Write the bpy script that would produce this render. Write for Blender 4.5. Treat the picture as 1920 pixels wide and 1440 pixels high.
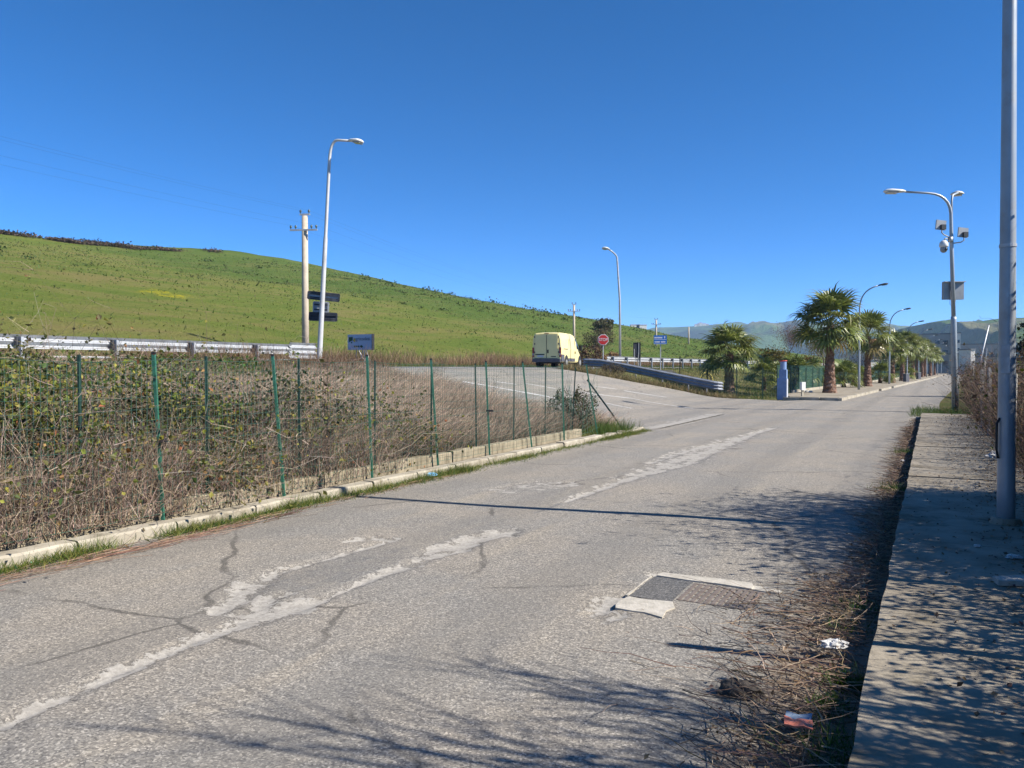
import bpy, math, random
import numpy as np
from mathutils import Vector, Matrix, noise as mnoise

for o in list(bpy.data.objects):
    bpy.data.objects.remove(o, do_unlink=True)
scene = bpy.context.scene
COL = scene.collection
rng = np.random.default_rng(7)
random.seed(7)
R = math.radians

# ------------------------------------------------------------------ camera, sky, sun, exposure
CAM_H = 1.6
F_PX = 1442.0
PITCH = math.atan(30.0 / F_PX)
cam = bpy.data.cameras.new("camera")
cam.sensor_width = 36.0
cam.lens = 36.0 * F_PX / 1920.0
cam.clip_start = 0.05
cam.clip_end = 20000.0
camo = bpy.data.objects.new("camera", cam)
camo.location = (0, 0, CAM_H)
camo.rotation_euler = (math.pi / 2 - PITCH, 0, 0)
COL.objects.link(camo)
scene.camera = camo

SUN_EL = R(39.0)
SUN_AZ = math.atan2(0.943, -0.333)            # clockwise from +Y
sun_dir = Vector((math.sin(SUN_AZ) * math.cos(SUN_EL), math.cos(SUN_AZ) * math.cos(SUN_EL), math.sin(SUN_EL)))

world = bpy.data.worlds.new("World")
scene.world = world
world.use_nodes = True
wn = world.node_tree
wn.nodes.clear()
w_out = wn.nodes.new("ShaderNodeOutputWorld")
w_bg = wn.nodes.new("ShaderNodeBackground")
w_sky = wn.nodes.new("ShaderNodeTexSky")
w_sky.sky_type = 'NISHITA'
w_sky.sun_disc = False
w_sky.sun_elevation = SUN_EL
w_sky.sun_rotation = SUN_AZ
w_sky.altitude = 1500
w_sky.air_density = 0.35
w_sky.dust_density = 0.0
w_sky.ozone_density = 2.0
w_bg.inputs[1].default_value = 0.15
w_hsv = wn.nodes.new("ShaderNodeHueSaturation")
w_hsv.inputs["Saturation"].default_value = 1.33
wn.links.new(w_sky.outputs[0], w_hsv.inputs["Color"])
wn.links.new(w_hsv.outputs[0], w_bg.inputs[0])
wn.links.new(w_bg.outputs[0], w_out.inputs[0])

sl = bpy.data.lights.new("sun", 'SUN')
sl.energy = 4.5
sl.angle = R(0.45)
sl.color = (1.0, 0.94, 0.85)
so = bpy.data.objects.new("sun", sl)
so.rotation_euler = sun_dir.to_track_quat('Z', 'Y').to_euler()
COL.objects.link(so)

scene.view_settings.view_transform = 'Standard'
scene.view_settings.look = 'None'
scene.view_settings.exposure = 1.02
scene.view_settings.gamma = 1.0
scene.view_settings.use_curve_mapping = False
scene.cycles.max_bounces = 6
scene.cycles.diffuse_bounces = 3
scene.cycles.transparent_max_bounces = 12
scene.cycles.volume_bounces = 0

# ------------------------------------------------------------------ coordinates: the road runs 28.6 degrees right of the view
RA = R(28.6)
SA, CA = math.sin(RA), math.cos(RA)
BEND = math.tan(R(2.4))


def ST(x, y):
    return x * SA + y * CA, x * CA - y * SA


def XY(s, t):
    return s * SA + t * CA, s * CA - t * SA


def bend(s):
    s = np.asarray(s, float)
    d = np.clip(s - 36, 0, None)
    return BEND * np.where(d < 8, d * d / 16.0, d - 4.0)


def smooth(x):
    x = np.clip(x, 0, 1)
    return x * x * (3 - 2 * x)


def _hash(ix, iy, seed):
    h = (ix.astype(np.int64) * 374761393 + iy.astype(np.int64) * 668265263 + seed * 1442695041) & 0xFFFFFFFF
    h = ((h ^ (h >> 13)) * 1274126177) & 0xFFFFFFFF
    h = h ^ (h >> 16)
    return (h & 0xFFFFFF) / float(0xFFFFFF)


def vn(x, y, seed=0):
    x = np.asarray(x, float)
    y = np.asarray(y, float)
    ix, iy = np.floor(x), np.floor(y)
    fx, fy = x - ix, y - iy
    fx = fx * fx * (3 - 2 * fx)
    fy = fy * fy * (3 - 2 * fy)
    a = _hash(ix, iy, seed)
    b = _hash(ix + 1, iy, seed)
    c = _hash(ix, iy + 1, seed)
    d = _hash(ix + 1, iy + 1, seed)
    return (a * (1 - fx) + b * fx) * (1 - fy) + (c * (1 - fx) + d * fx) * fy - 0.5


def fbm(x, y, seed=0, octv=4):
    r, a = 0, 1.0
    for i in range(octv):
        r = r + a * vn(x * 2 ** i, y * 2 ** i, seed + i * 17)
        a *= 0.5
    return r


def s_left(tp):          # where the bank ends and the sloping side road begins
    tp = np.asarray(tp, float)
    return 18.6 + (-tp - 6.5) * 0.36 - 1.2 * np.exp(-((tp + 18.0) / 2.0) ** 2)


def s_right(tp):         # far edge of the side road (kerb corner, then below the crash barrier)
    return np.interp(-np.asarray(tp, float), [3.8, 5.8, 7.0, 8.4, 10.8, 12.0, 12.9, 13.7, 14.5, 15.3, 16.1, 18.3], [40.2, 38.9, 39.5, 40.6, 41.6, 41.8, 41.3, 40.4, 39.2, 38.4, 37.8, 37.4])


def ground_z(s, t):
    """real height of the land in road coordinates"""
    s = np.asarray(s, float)
    t = np.asarray(t, float)
    tp = t - bend(s)
    k = np.clip((s - 25) / 15, 0, 1)
    a = 7.6 + 1.9 * k
    w = 10.9 - 1.9 * k
    z = 1.58 * smooth((-a - tp) / w)
    z = z + 0.012 * np.clip(-18.5 - tp, 0, 8)
    fld = smooth((s_left(tp) - 0.6 - s) / 1.2) * smooth((-6.75 - tp) / 0.3) * smooth((tp + 17.5) / 2)
    z = z + 0.16 * fld
    z = z + 0.10 * smooth((tp - 1.3) / 0.5)
    return z


def gz(x, y):
    s, t = ST(np.asarray(x, float), np.asarray(y, float))
    return ground_z(s, t)


def ray(u, v):
    dx, dz = (u - 960) / F_PX, -(v - 720) / F_PX
    return Vector((dx, math.cos(PITCH) + math.sin(PITCH) * dz, -math.sin(PITCH) + math.cos(PITCH) * dz))


def at(u, v, Y):                 # the point at forward distance Y seen at photo position (u, v)
    d = ray(u, v)
    return Vector((0, 0, CAM_H)) + d * (Y / d.y)


def on_plane(u, v, z=0.0):
    d = ray(u, v)
    return Vector((0, 0, CAM_H)) + d * ((z - CAM_H) / d.z)


def on_land(u, v, lift=0.0, far=120.0):
    d = ray(u, v)
    k = 2.0
    while k < far:
        p = Vector((0, 0, CAM_H)) + d * k
        if p.z <= float(gz(p.x, p.y)) + lift:
            return Vector((p.x, p.y, float(gz(p.x, p.y)) + lift))
        k += 0.05
    return p


def P3(s, t, z=None, dz=0.0):
    x, y = XY(s, t)
    if z is None:
        z = float(ground_z(s, t))
    return Vector((x, y, z + dz))


# ------------------------------------------------------------------ materials
def new_mat(name):
    m = bpy.data.materials.new(name)
    m.use_nodes = True
    nt = m.node_tree
    nt.nodes.clear()
    out = nt.nodes.new("ShaderNodeOutputMaterial")
    b = nt.nodes.new("ShaderNodeBsdfPrincipled")
    nt.links.new(b.outputs[0], out.inputs[0])
    return m, nt, b, out


def node(nt, kind, **kw):
    n = nt.nodes.new(kind)
    for k, v in kw.items():
        setattr(n, k, v)
    return n


def ramp(nt, fac, stops):
    r = nt.nodes.new("ShaderNodeValToRGB")
    e = r.color_ramp.elements
    while len(e) > 1:
        e.remove(e[-1])
    for i, (p, c) in enumerate(stops):
        if i == 0:
            e[0].position = p
            q = e[0]
        else:
            q = e.new(p)
        q.color = tuple(c) + (1,) if len(c) == 3 else c
    nt.links.new(fac, r.inputs[0])
    return r.outputs[0]


def noise_tex(nt, vec, scale, detail=4, rough=0.55, dist=0.0):
    n = nt.nodes.new("ShaderNodeTexNoise")
    n.inputs["Scale"].default_value = scale
    n.inputs["Detail"].default_value = detail
    n.inputs["Roughness"].default_value = rough
    n.inputs["Distortion"].default_value = dist
    nt.links.new(vec, n.inputs["Vector"])
    return n.outputs["Fac"]


def mixc(nt, fac, a, b, mode='MIX'):
    n = nt.nodes.new("ShaderNodeMix")
    n.data_type = 'RGBA'
    n.blend_type = mode
    for sock, val in ((n.inputs[0], fac), (n.inputs[6], a), (n.inputs[7], b)):
        if hasattr(val, "links"):
            nt.links.new(val, sock)
        elif isinstance(val, (int, float)):
            sock.default_value = val
        else:
            sock.default_value = tuple(val) + (1,) if len(val) == 3 else val
    return n.outputs[2]


def mth(nt, op, a, b=None, clamp=False):
    n = nt.nodes.new("ShaderNodeMath")
    n.operation = op
    n.use_clamp = clamp
    for i, v in enumerate((a, b)):
        if v is None:
            continue
        if hasattr(v, "links"):
            nt.links.new(v, n.inputs[i])
        else:
            n.inputs[i].default_value = v
    return n.outputs[0]


def mrange(nt, v, a, b, c=0.0, d=1.0):
    n = nt.nodes.new("ShaderNodeMapRange")
    n.interpolation_type = 'SMOOTHSTEP'
    nt.links.new(v, n.inputs[0])
    for i, x in enumerate((a, b, c, d)):
        n.inputs[i + 1].default_value = x
    return n.outputs[0]


def bump(nt, bsdf, height, strength=0.3, dist=0.01):
    n = nt.nodes.new("ShaderNodeBump")
    n.inputs["Strength"].default_value = strength
    n.inputs["Distance"].default_value = dist
    nt.links.new(height, n.inputs["Height"])
    nt.links.new(n.outputs[0], bsdf.inputs["Normal"])


def M(name, c1, c2=None, scale=4.0, rough=0.7, metal=0.0, spec=0.3, bmp=0.0, bscale=None, coord="Object", dirt=None, dscale=1.5):
    m, nt, b, out = new_mat(name)
    tc = nt.nodes.new("ShaderNodeTexCoord")
    v = tc.outputs[coord]
    c2 = c2 or tuple(x * 0.82 for x in c1)
    f = noise_tex(nt, v, scale, 6)
    col = mixc(nt, mrange(nt, f, 0.3, 0.7), c1, c2)
    if dirt:
        g = noise_tex(nt, v, dscale, 8, 0.7)
        col = mixc(nt, mrange(nt, g, 0.5, 0.72), col, dirt)
    nt.links.new(col, b.inputs["Base Color"])
    r = mrange(nt, f, 0.2, 0.8, max(rough - 0.12, 0.03), min(rough + 0.12, 1))
    nt.links.new(r, b.inputs["Roughness"])
    b.inputs["Metallic"].default_value = metal
    b.inputs["Specular IOR Level"].default_value = spec
    if bmp:
        bump(nt, b, noise_tex(nt, v, bscale or scale * 6, 6), bmp, 0.01)
    return m


def M_attr(name, rough=0.8, trans=0.0, vary=0.25, scale=6.0, spec=0.15):
    """plant stuff: each blade or leaf carries its own colour"""
    m, nt, b, out = new_mat(name)
    a = nt.nodes.new("ShaderNodeAttribute")
    a.attribute_name = "Col"
    tc = nt.nodes.new("ShaderNodeTexCoord")
    f = noise_tex(nt, tc.outputs["Object"], scale, 3)
    k = mrange(nt, f, 0.2, 0.8, 1 - vary, 1 + vary)
    hs = nt.nodes.new("ShaderNodeHueSaturation")
    nt.links.new(a.outputs["Color"], hs.inputs["Color"])
    nt.links.new(k, hs.inputs["Value"])
    nt.links.new(hs.outputs[0], b.inputs["Base Color"])
    b.inputs["Roughness"].default_value = rough
    b.inputs["Specular IOR Level"].default_value = spec
    if trans:
        t = nt.nodes.new("ShaderNodeBsdfTranslucent")
        nt.links.new(hs.outputs[0], t.inputs["Color"])
        mx = nt.nodes.new("ShaderNodeMixShader")
        mx.inputs[0].default_value = trans
        nt.links.new(b.outputs[0], mx.inputs[1])
        nt.links.new(t.outputs[0], mx.inputs[2])
        nt.links.new(mx.outputs[0], out.inputs[0])
    return m


def asphalt(name, base=(0.235, 0.222, 0.205), wear=True):
    m, nt, b, out = new_mat(name)
    tc = nt.nodes.new("ShaderNodeTexCoord")
    v = tc.outputs["Object"]
    vor = nt.nodes.new("ShaderNodeTexVoronoi")
    vor.inputs["Scale"].default_value = 108.0
    nt.links.new(v, vor.inputs["Vector"])
    bw = nt.nodes.new("ShaderNodeSeparateColor")
    nt.links.new(vor.outputs["Color"], bw.inputs[0])
    grain = ramp(nt, bw.outputs[0], [(0.0, (0.36, 0.36, 0.38)), (0.25, (0.7, 0.69, 0.69)), (0.6, (1.0, 0.98, 0.96)), (0.86, (1.35, 1.32, 1.26)), (1.0, (2.1, 2.05, 1.98))])
    fine = noise_tex(nt, v, 34.0, 5, 0.7)
    big = noise_tex(nt, v, 0.55, 6, 0.6)
    # long streaks along the wheel tracks
    mp = nt.nodes.new("ShaderNodeMapping")
    mp.inputs["Rotation"].default_value = (0, 0, RA)
    nt.links.new(v, mp.inputs[0])
    mp2 = nt.nodes.new("ShaderNodeMapping")
    mp2.inputs["Scale"].default_value = (1.6, 0.16, 1)
    nt.links.new(mp.outputs[0], mp2.inputs[0])
    streak = noise_tex(nt, mp2.outputs[0], 1.3, 5, 0.6)
    warm = tuple(x * y for x, y in zip(base, (1.06, 1.02, 0.965)))
    cool = tuple(x * y for x, y in zip(base, (0.92, 0.925, 0.93)))
    c = mixc(nt, mrange(nt, big, 0.38, 0.62), cool, warm)
    c = mixc(nt, mrange(nt, streak, 0.52, 0.72), c, tuple(x * y for x, y in zip(base, (1.13, 1.08, 1.0))))
    c = mixc(nt, 0.78, c, grain, 'MULTIPLY')
    dk = mrange(nt, fine, 0.25, 0.6, 0.84, 1.06)
    cc = nt.nodes.new("ShaderNodeCombineColor")
    for i in range(3):
        nt.links.new(dk, cc.inputs[i])
    c = mixc(nt, 1.0, c, cc.outputs[0], 'MULTIPLY')
    lane = nt.nodes.new("ShaderNodeTexWave")
    lane.wave_type = 'BANDS'
    lane.bands_direction = 'X'
    lane.inputs["Scale"].default_value = 0.19
    lane.inputs["Distortion"].default_value = 1.2
    lane.inputs["Detail"].default_value = 3
    lane.inputs["Detail Scale"].default_value = 0.6
    nt.links.new(mp.outputs[0], lane.inputs["Vector"])
    c = mixc(nt, mrange(nt, lane.outputs["Fac"], 0.55, 0.95, 0, 0.28), c, tuple(x * 0.62 for x in base))
    oil = noise_tex(nt, v, 1.1, 3, 0.5)
    c = mixc(nt, mrange(nt, oil, 0.66, 0.74, 0, 0.45), c, tuple(x * 0.45 for x in base))
    # hairline cracks
    mpc = nt.nodes.new("ShaderNodeMapping")
    mpc.inputs["Scale"].default_value = (1.0, 1.0, 0.2)
    nt.links.new(v, mpc.inputs[0])
    nz = nt.nodes.new("ShaderNodeTexNoise")
    nz.inputs["Scale"].default_value = 1.6
    nz.inputs["Detail"].default_value = 6
    nt.links.new(mpc.outputs[0], nz.inputs["Vector"])
    vadd = nt.nodes.new("ShaderNodeMix")
    vadd.data_type = 'VECTOR'
    vadd.inputs[0].default_value = 0.28
    nt.links.new(mpc.outputs[0], vadd.inputs[4])
    nt.links.new(nz.outputs["Color"], vadd.inputs[5])
    v2 = nt.nodes.new("ShaderNodeTexVoronoi")
    v2.feature = 'DISTANCE_TO_EDGE'
    v2.inputs["Scale"].default_value = 0.42
    nt.links.new(vadd.outputs[1], v2.inputs["Vector"])
    crack = mrange(nt, v2.outputs["Distance"], 0.002, 0.009, 1.0, 0.0)
    crk = mth(nt, 'MULTIPLY', crack, mrange(nt, big, 0.44, 0.56))
    c = mixc(nt, mth(nt, 'MULTIPLY', crk, 0.6), c, (0.05, 0.047, 0.043))
    hgt = mth(nt, 'ADD', mth(nt, 'MULTIPLY', bw.outputs[0], 0.6), fine)
    if wear:
        a = nt.nodes.new("ShaderNodeAttribute")
        a.attribute_name = "Wear"
        sp = nt.nodes.new("ShaderNodeSeparateColor")
        nt.links.new(a.outputs["Color"], sp.inputs[0])
        n1 = noise_tex(nt, v, 5.0, 10, 0.78)
        w = mth(nt, 'ADD', sp.outputs[0], mth(nt, 'MULTIPLY', mth(nt, 'SUBTRACT', n1, 0.5), 3.0))
        chunk = nt.nodes.new("ShaderNodeTexVoronoi")
        chunk.inputs["Scale"].default_value = 7.0
        nt.links.new(v, chunk.inputs["Vector"])
        chs = nt.nodes.new("ShaderNodeSeparateColor")
        nt.links.new(chunk.outputs["Color"], chs.inputs[0])
        w = mth(nt, 'ADD', w, mth(nt, 'MULTIPLY', mth(nt, 'SUBTRACT', chs.outputs[0], 0.5), 0.42))
        # the broken zone only spreads where there is some wear nearby
        w = mth(nt, 'SUBTRACT', w, mrange(nt, sp.outputs[0], 0.0, 0.25, 0.5, 0.0))
        wm = mrange(nt, w, 0.52, 0.62)
        pale = mixc(nt, mrange(nt, noise_tex(nt, v, 28, 6, 0.7), 0.35, 0.65), (0.43, 0.40, 0.35), (0.29, 0.27, 0.238))
        c = mixc(nt, mth(nt, 'MULTIPLY', wm, 0.92), c, pale)
        lip = mth(nt, 'MULTIPLY', mrange(nt, w, 0.42, 0.5), mth(nt, 'SUBTRACT', 1.0, wm))
        c = mixc(nt, mth(nt, 'MULTIPLY', lip, 0.6), c, (0.075, 0.07, 0.064))
        # dusty soil washed to the edges
        w2 = mth(nt, 'ADD', sp.outputs[1], mth(nt, 'MULTIPLY', mth(nt, 'SUBTRACT', n1, 0.5), 0.9))
        c = mixc(nt, mth(nt, 'MULTIPLY', mrange(nt, w2, 0.4, 0.75), 0.8), c, mixc(nt, n1, (0.20, 0.155, 0.115), (0.29, 0.235, 0.18)))
        # fresh dark patch, tarred seams and other dark strips
        w3 = mth(nt, 'ADD', sp.outputs[2], mth(nt, 'MULTIPLY', mth(nt, 'SUBTRACT', n1, 0.5), 0.7))
        c = mixc(nt, mth(nt, 'MULTIPLY', mrange(nt, w3, 0.45, 0.6), 0.55), c, mixc(nt, bw.outputs[0], (0.06, 0.06, 0.06), (0.2, 0.2, 0.2)))
    nt.links.new(c, b.inputs["Base Color"])
    b.inputs["Roughness"].default_value = 0.9
    b.inputs["Specular IOR Level"].default_value = 0.2
    bump(nt, b, hgt, 0.6, 0.007)
    return m


MAT = {}


def make_materials():
    g = MAT
    g["asphalt"] = asphalt("worn_asphalt", (0.255, 0.241, 0.216))
    g["asphalt_main"] = asphalt("main_road_asphalt", (0.215, 0.21, 0.205), wear=False)
    g["asphalt_infill"] = asphalt("infill_asphalt", (0.13, 0.13, 0.13), wear=False)
    g["paint_road"] = M("worn_road_paint", (0.62, 0.61, 0.58), (0.42, 0.41, 0.385), 9, 0.8, dirt=(0.26, 0.25, 0.23), dscale=3)
    g["concrete"] = M("weathered_concrete", (0.43, 0.39, 0.31), (0.31, 0.275, 0.21), 3.0, 0.9, bmp=0.4, dirt=(0.15, 0.125, 0.085), dscale=2.2)
    m, nt, b, out = new_mat("stained_wall_concrete")
    tc = nt.nodes.new("ShaderNodeTexCoord")
    mp = nt.nodes.new("ShaderNodeMapping")
    mp.inputs["Scale"].default_value = (9, 9, 1.2)
    nt.links.new(tc.outputs["Object"], mp.inputs[0])
    f1 = noise_tex(nt, mp.outputs[0], 1.0, 6, 0.7)
    f2 = noise_tex(nt, tc.outputs["Object"], 2.2, 8, 0.7)
    c = mixc(nt, mrange(nt, f2, 0.3, 0.7), (0.34, 0.29, 0.20), (0.235, 0.195, 0.13))
    c = mixc(nt, mrange(nt, f1, 0.5, 0.68, 0, 0.85), c, (0.11, 0.085, 0.05))
    c = mixc(nt, mrange(nt, noise_tex(nt, tc.outputs["Object"], 0.9, 8, 0.7), 0.52, 0.66, 0, 0.8), c, (0.07, 0.06, 0.035))
    nt.links.new(c, b.inputs["Base Color"])
    b.inputs["Roughness"].default_value = 0.95
    bump(nt, b, f2, 0.5, 0.01)
    g["wall_concrete"] = m
    g["sidewalk"] = M("sidewalk_concrete", (0.34, 0.295, 0.225), (0.23, 0.195, 0.145), 2.6, 0.93, bmp=0.6, bscale=40, dirt=(0.105, 0.085, 0.05), dscale=1.7)
    g["pale_concrete"] = M("pale_frame_concrete", (0.52, 0.48, 0.41), (0.40, 0.37, 0.31), 14, 0.9, bmp=0.5, bscale=60, dirt=(0.27, 0.24, 0.2), dscale=6)
    g["rusty_iron"] = M("rusty_iron", (0.24, 0.20, 0.17), (0.17, 0.135, 0.11), 22, 0.75, 0.3, bmp=0.3)
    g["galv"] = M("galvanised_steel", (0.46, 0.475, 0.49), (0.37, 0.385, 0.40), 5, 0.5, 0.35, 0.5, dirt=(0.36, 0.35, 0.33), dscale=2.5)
    g["galv_shaded"] = M("shaded_galvanised_steel", (0.27, 0.29, 0.33), (0.21, 0.225, 0.255), 5, 0.6, 0.2, 0.4, dirt=(0.17, 0.165, 0.16), dscale=2.5)  # galvanised steel with the flared barrier's bluish shade put into the colour
    g["pole_paint"] = M("grey_pole_paint", (0.36, 0.40, 0.43), (0.31, 0.34, 0.37), 3, 0.42, 0.25, 0.5, dirt=(0.3, 0.29, 0.27), dscale=2)
    g["white_pole"] = M("whitish_pole_paint", (0.54, 0.54, 0.53), (0.44, 0.44, 0.43), 3, 0.5, 0.1, 0.4, dirt=(0.40, 0.38, 0.35), dscale=2)
    g["pole_concrete"] = M("pole_concrete", (0.55, 0.46, 0.35), (0.44, 0.37, 0.29), 2.5, 0.9, bmp=0.2, dirt=(0.33, 0.28, 0.22), dscale=1.2)
    g["lamp_white"] = M("white_lamp_housing", (0.74, 0.73, 0.70), (0.62, 0.61, 0.58), 5, 0.45, 0.0, 0.5)
    g["lamp_dark"] = M("dark_lamp_housing", (0.05, 0.055, 0.065), (0.035, 0.04, 0.045), 5, 0.5)
    g["lamp_glass"] = M("lamp_lens", (0.35, 0.36, 0.36), (0.25, 0.26, 0.26), 9, 0.15, 0, 0.6)
    g["green_post"] = M("green_coated_post", (0.035, 0.155, 0.10), (0.025, 0.115, 0.075), 12, 0.5, 0.0, 0.4, dirt=(0.05, 0.09, 0.06), dscale=8)
    g["green_post_old"] = M("dark_green_post", (0.018, 0.052, 0.040), (0.012, 0.035, 0.028), 12, 0.55, 0.0, 0.35)
    g["green_wire"] = M("green_wire", (0.055, 0.13, 0.095), (0.04, 0.10, 0.075), 6, 0.6)
    g["plastic_black"] = M("black_plastic", (0.03, 0.03, 0.032), (0.022, 0.022, 0.024), 8, 0.5)
    g["sign_back_dark"] = M("dark_sign_back", (0.035, 0.04, 0.052), (0.025, 0.028, 0.037), 6, 0.55, dirt=(0.08, 0.08, 0.09), dscale=4)
    g["sign_back_grey"] = M("grey_sign_back", (0.33, 0.35, 0.37), (0.26, 0.28, 0.30), 4, 0.55, 0.2)
    g["sign_white"] = M("sign_white", (0.46, 0.51, 0.60), (0.42, 0.47, 0.56), 3, 0.5)
    g["sign_green"] = M("sign_green", (0.015, 0.085, 0.045), (0.012, 0.065, 0.035), 6, 0.5)
    g["sign_grey_letter"] = M("sign_grey_letters", (0.16, 0.18, 0.2), (0.13, 0.15, 0.17), 6, 0.5)
    g["sign_red"] = M("sign_red", (0.55, 0.035, 0.03), (0.46, 0.03, 0.028), 5, 0.45)
    g["sign_blue"] = M("sign_blue", (0.015, 0.16, 0.52), (0.012, 0.135, 0.45), 5, 0.45)
    g["letter_white"] = M("letter_white", (0.80, 0.80, 0.80), (0.74, 0.74, 0.74), 5, 0.5)
    g["van_yellow"] = M("pale_yellow_paint", (0.80, 0.69, 0.32), (0.77, 0.66, 0.30), 2.0, 0.38, 0, 0.5, dirt=(0.66, 0.58, 0.33), dscale=1.2)
    g["van_grey"] = M("grey_bumper_plastic", (0.10, 0.10, 0.115), (0.075, 0.075, 0.085), 8, 0.6)
    g["rubber"] = M("tyre_rubber", (0.022, 0.022, 0.022), (0.03, 0.03, 0.03), 12, 0.85)
    g["rim"] = M("wheel_rim", (0.42, 0.42, 0.40), (0.30, 0.30, 0.29), 9, 0.5, 0.5)
    g["glass_dark"] = M("dark_glass", (0.03, 0.035, 0.04), (0.02, 0.025, 0.03), 3, 0.1, 0, 0.7)
    g["tail_red"] = M("tail_light_red", (0.30, 0.02, 0.018), (0.22, 0.015, 0.015), 9, 0.25, 0, 0.6)
    g["plate"] = M("number_plate", (0.55, 0.57, 0.62), (0.45, 0.47, 0.52), 20, 0.5)
    g["blue_box"] = M("blue_grey_cabinet", (0.20, 0.29, 0.47), (0.16, 0.24, 0.40), 4, 0.6, dirt=(0.34, 0.38, 0.46), dscale=3)
    g["cabinet_lit"] = M("sunlit_cabinet", (0.50, 0.52, 0.56), (0.40, 0.42, 0.46), 4, 0.6, dirt=(0.3, 0.31, 0.33), dscale=3)  # column case paled: sunlight on its right face put into the colour
    g["red_cap"] = M("red_cap", (0.55, 0.05, 0.03), (0.45, 0.04, 0.03), 6, 0.5)
    g["trunk_palm"] = M("palm_trunk", (0.23, 0.125, 0.08), (0.12, 0.07, 0.048), 7, 0.9, bmp=0.6, bscale=20, dirt=(0.33, 0.25, 0.20), dscale=4)
    g["bark"] = M("bark", (0.17, 0.125, 0.10), (0.10, 0.075, 0.06), 8, 0.95, bmp=0.5)
    g["stake"] = M("old_fence_stake", (0.36, 0.335, 0.30), (0.25, 0.23, 0.2), 6, 0.9, bmp=0.3)
    g["facade_grey"] = M("grey_facade", (0.40, 0.385, 0.36), (0.35, 0.34, 0.315), 0.4, 0.9)
    g["facade_white"] = M("white_facade", (0.75, 0.71, 0.63), (0.67, 0.63, 0.56), 0.4, 0.9)
    g["facade_beige"] = M("beige_facade", (0.52, 0.44, 0.34), (0.46, 0.39, 0.30), 0.5, 0.9)
    g["roof_grey"] = M("grey_roof", (0.22, 0.23, 0.24), (0.18, 0.19, 0.2), 0.5, 0.85)
    g["roof_tile"] = M("terracotta_roof", (0.35, 0.17, 0.10), (0.27, 0.13, 0.08), 1.2, 0.9)
    g["window"] = M("window_glass", (0.03, 0.035, 0.045), (0.045, 0.05, 0.06), 1, 0.12, 0, 0.6)
    g["paper"] = M("crumpled_paper", (0.60, 0.59, 0.565), (0.48, 0.47, 0.45), 14, 0.85, bmp=0.5)
    g["packet_pink"] = M("faded_red_packet", (0.62, 0.20, 0.12), (0.50, 0.16, 0.10), 20, 0.5)
    g["packet_blue"] = M("blue_grey_packet", (0.16, 0.22, 0.30), (0.22, 0.28, 0.36), 20, 0.5)
    g["plastic_blue"] = M("blue_plastic_film", (0.12, 0.42, 0.72), (0.25, 0.52, 0.75), 20, 0.35)
    g["plastic_aqua"] = M("aqua_plastic_film", (0.22, 0.62, 0.58), (0.3, 0.7, 0.66), 20, 0.35)
    g["clod"] = M("dark_clod", (0.06, 0.05, 0.043), (0.10, 0.085, 0.07), 18, 0.95, bmp=0.8, bscale=50)
    g["cable"] = M("black_cable", (0.03, 0.03, 0.03), (0.04, 0.04, 0.04), 3, 0.6)
    g["insulator"] = M("dark_insulator", (0.06, 0.09, 0.085), (0.08, 0.11, 0.1), 3, 0.2, 0, 0.6)
    g["yellow_pipe"] = M("yellow_pipe", (0.6, 0.5, 0.14), (0.5, 0.42, 0.12), 5, 0.5)
    g["dry"] = M_attr("dry_stems", 0.85, 0.15)
    g["leaf"] = M_attr("leaves", 0.6, 0.35, spec=0.3)
    g["grass"] = M_attr("grass_blades", 0.65, 0.35, spec=0.25)
    g["frond"] = M_attr("palm_fronds", 0.42, 0.25, 0.2, spec=0.5)
    g["twig"] = M_attr("twigs", 0.9, 0.0)

    # bare earth and thin grass
    m, nt, b, out = new_mat("field_earth")
    tc = nt.nodes.new("ShaderNodeTexCoord")
    v = tc.outputs["Object"]
    f = noise_tex(nt, v, 0.35, 8, 0.65)
    f2 = noise_tex(nt, v, 6.0, 6, 0.7)
    c = ramp(nt, f, [(0.3, (0.16, 0.12, 0.07)), (0.48, (0.17, 0.15, 0.06)), (0.6, (0.10, 0.13, 0.035)), (0.75, (0.20, 0.17, 0.08))])
    c = mixc(nt, mrange(nt, f2, 0.35, 0.7), c, (0.09, 0.085, 0.04))
    nt.links.new(c, b.inputs["Base Color"])
    b.inputs["Roughness"].default_value = 1.0
    b.inputs["Specular IOR Level"].default_value = 0.05
    bump(nt, b, f2, 0.8, 0.06)
    g["earth"] = m

    # green pasture hill
    m, nt, b, out = new_mat("hill_pasture")
    tc = nt.nodes.new("ShaderNodeTexCoord")
    v = tc.outputs["Object"]
    f = noise_tex(nt, v, 0.022, 7, 0.62, 0.4)
    mp = nt.nodes.new("ShaderNodeMapping")
    mp.inputs["Rotation"].default_value = (0, 0, RA)
    nt.links.new(v, mp.inputs[0])
    mp2 = nt.nodes.new("ShaderNodeMapping")
    mp2.inputs["Scale"].default_value = (2.2, 0.7, 1.0)
    nt.links.new(mp.outputs[0], mp2.inputs[0])
    f1 = noise_tex(nt, mp2.outputs[0], 0.09, 8, 0.7, 0.6)
    f2 = noise_tex(nt, v, 0.9, 7, 0.75)
    f3 = noise_tex(nt, v, 4.0, 5, 0.7)
    at_ = nt.nodes.new("ShaderNodeAttribute")
    at_.attribute_name = "Zone"
    sp = nt.nodes.new("ShaderNodeSeparateColor")
    nt.links.new(at_.outputs["Color"], sp.inputs[0])
    c = ramp(nt, f1, [(0.28, (0.09, 0.14, 0.025)), (0.44, (0.125, 0.162, 0.032)), (0.55, (0.168, 0.174, 0.048)), (0.66, (0.20, 0.17, 0.065)), (0.78, (0.095, 0.14, 0.026))])
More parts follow.
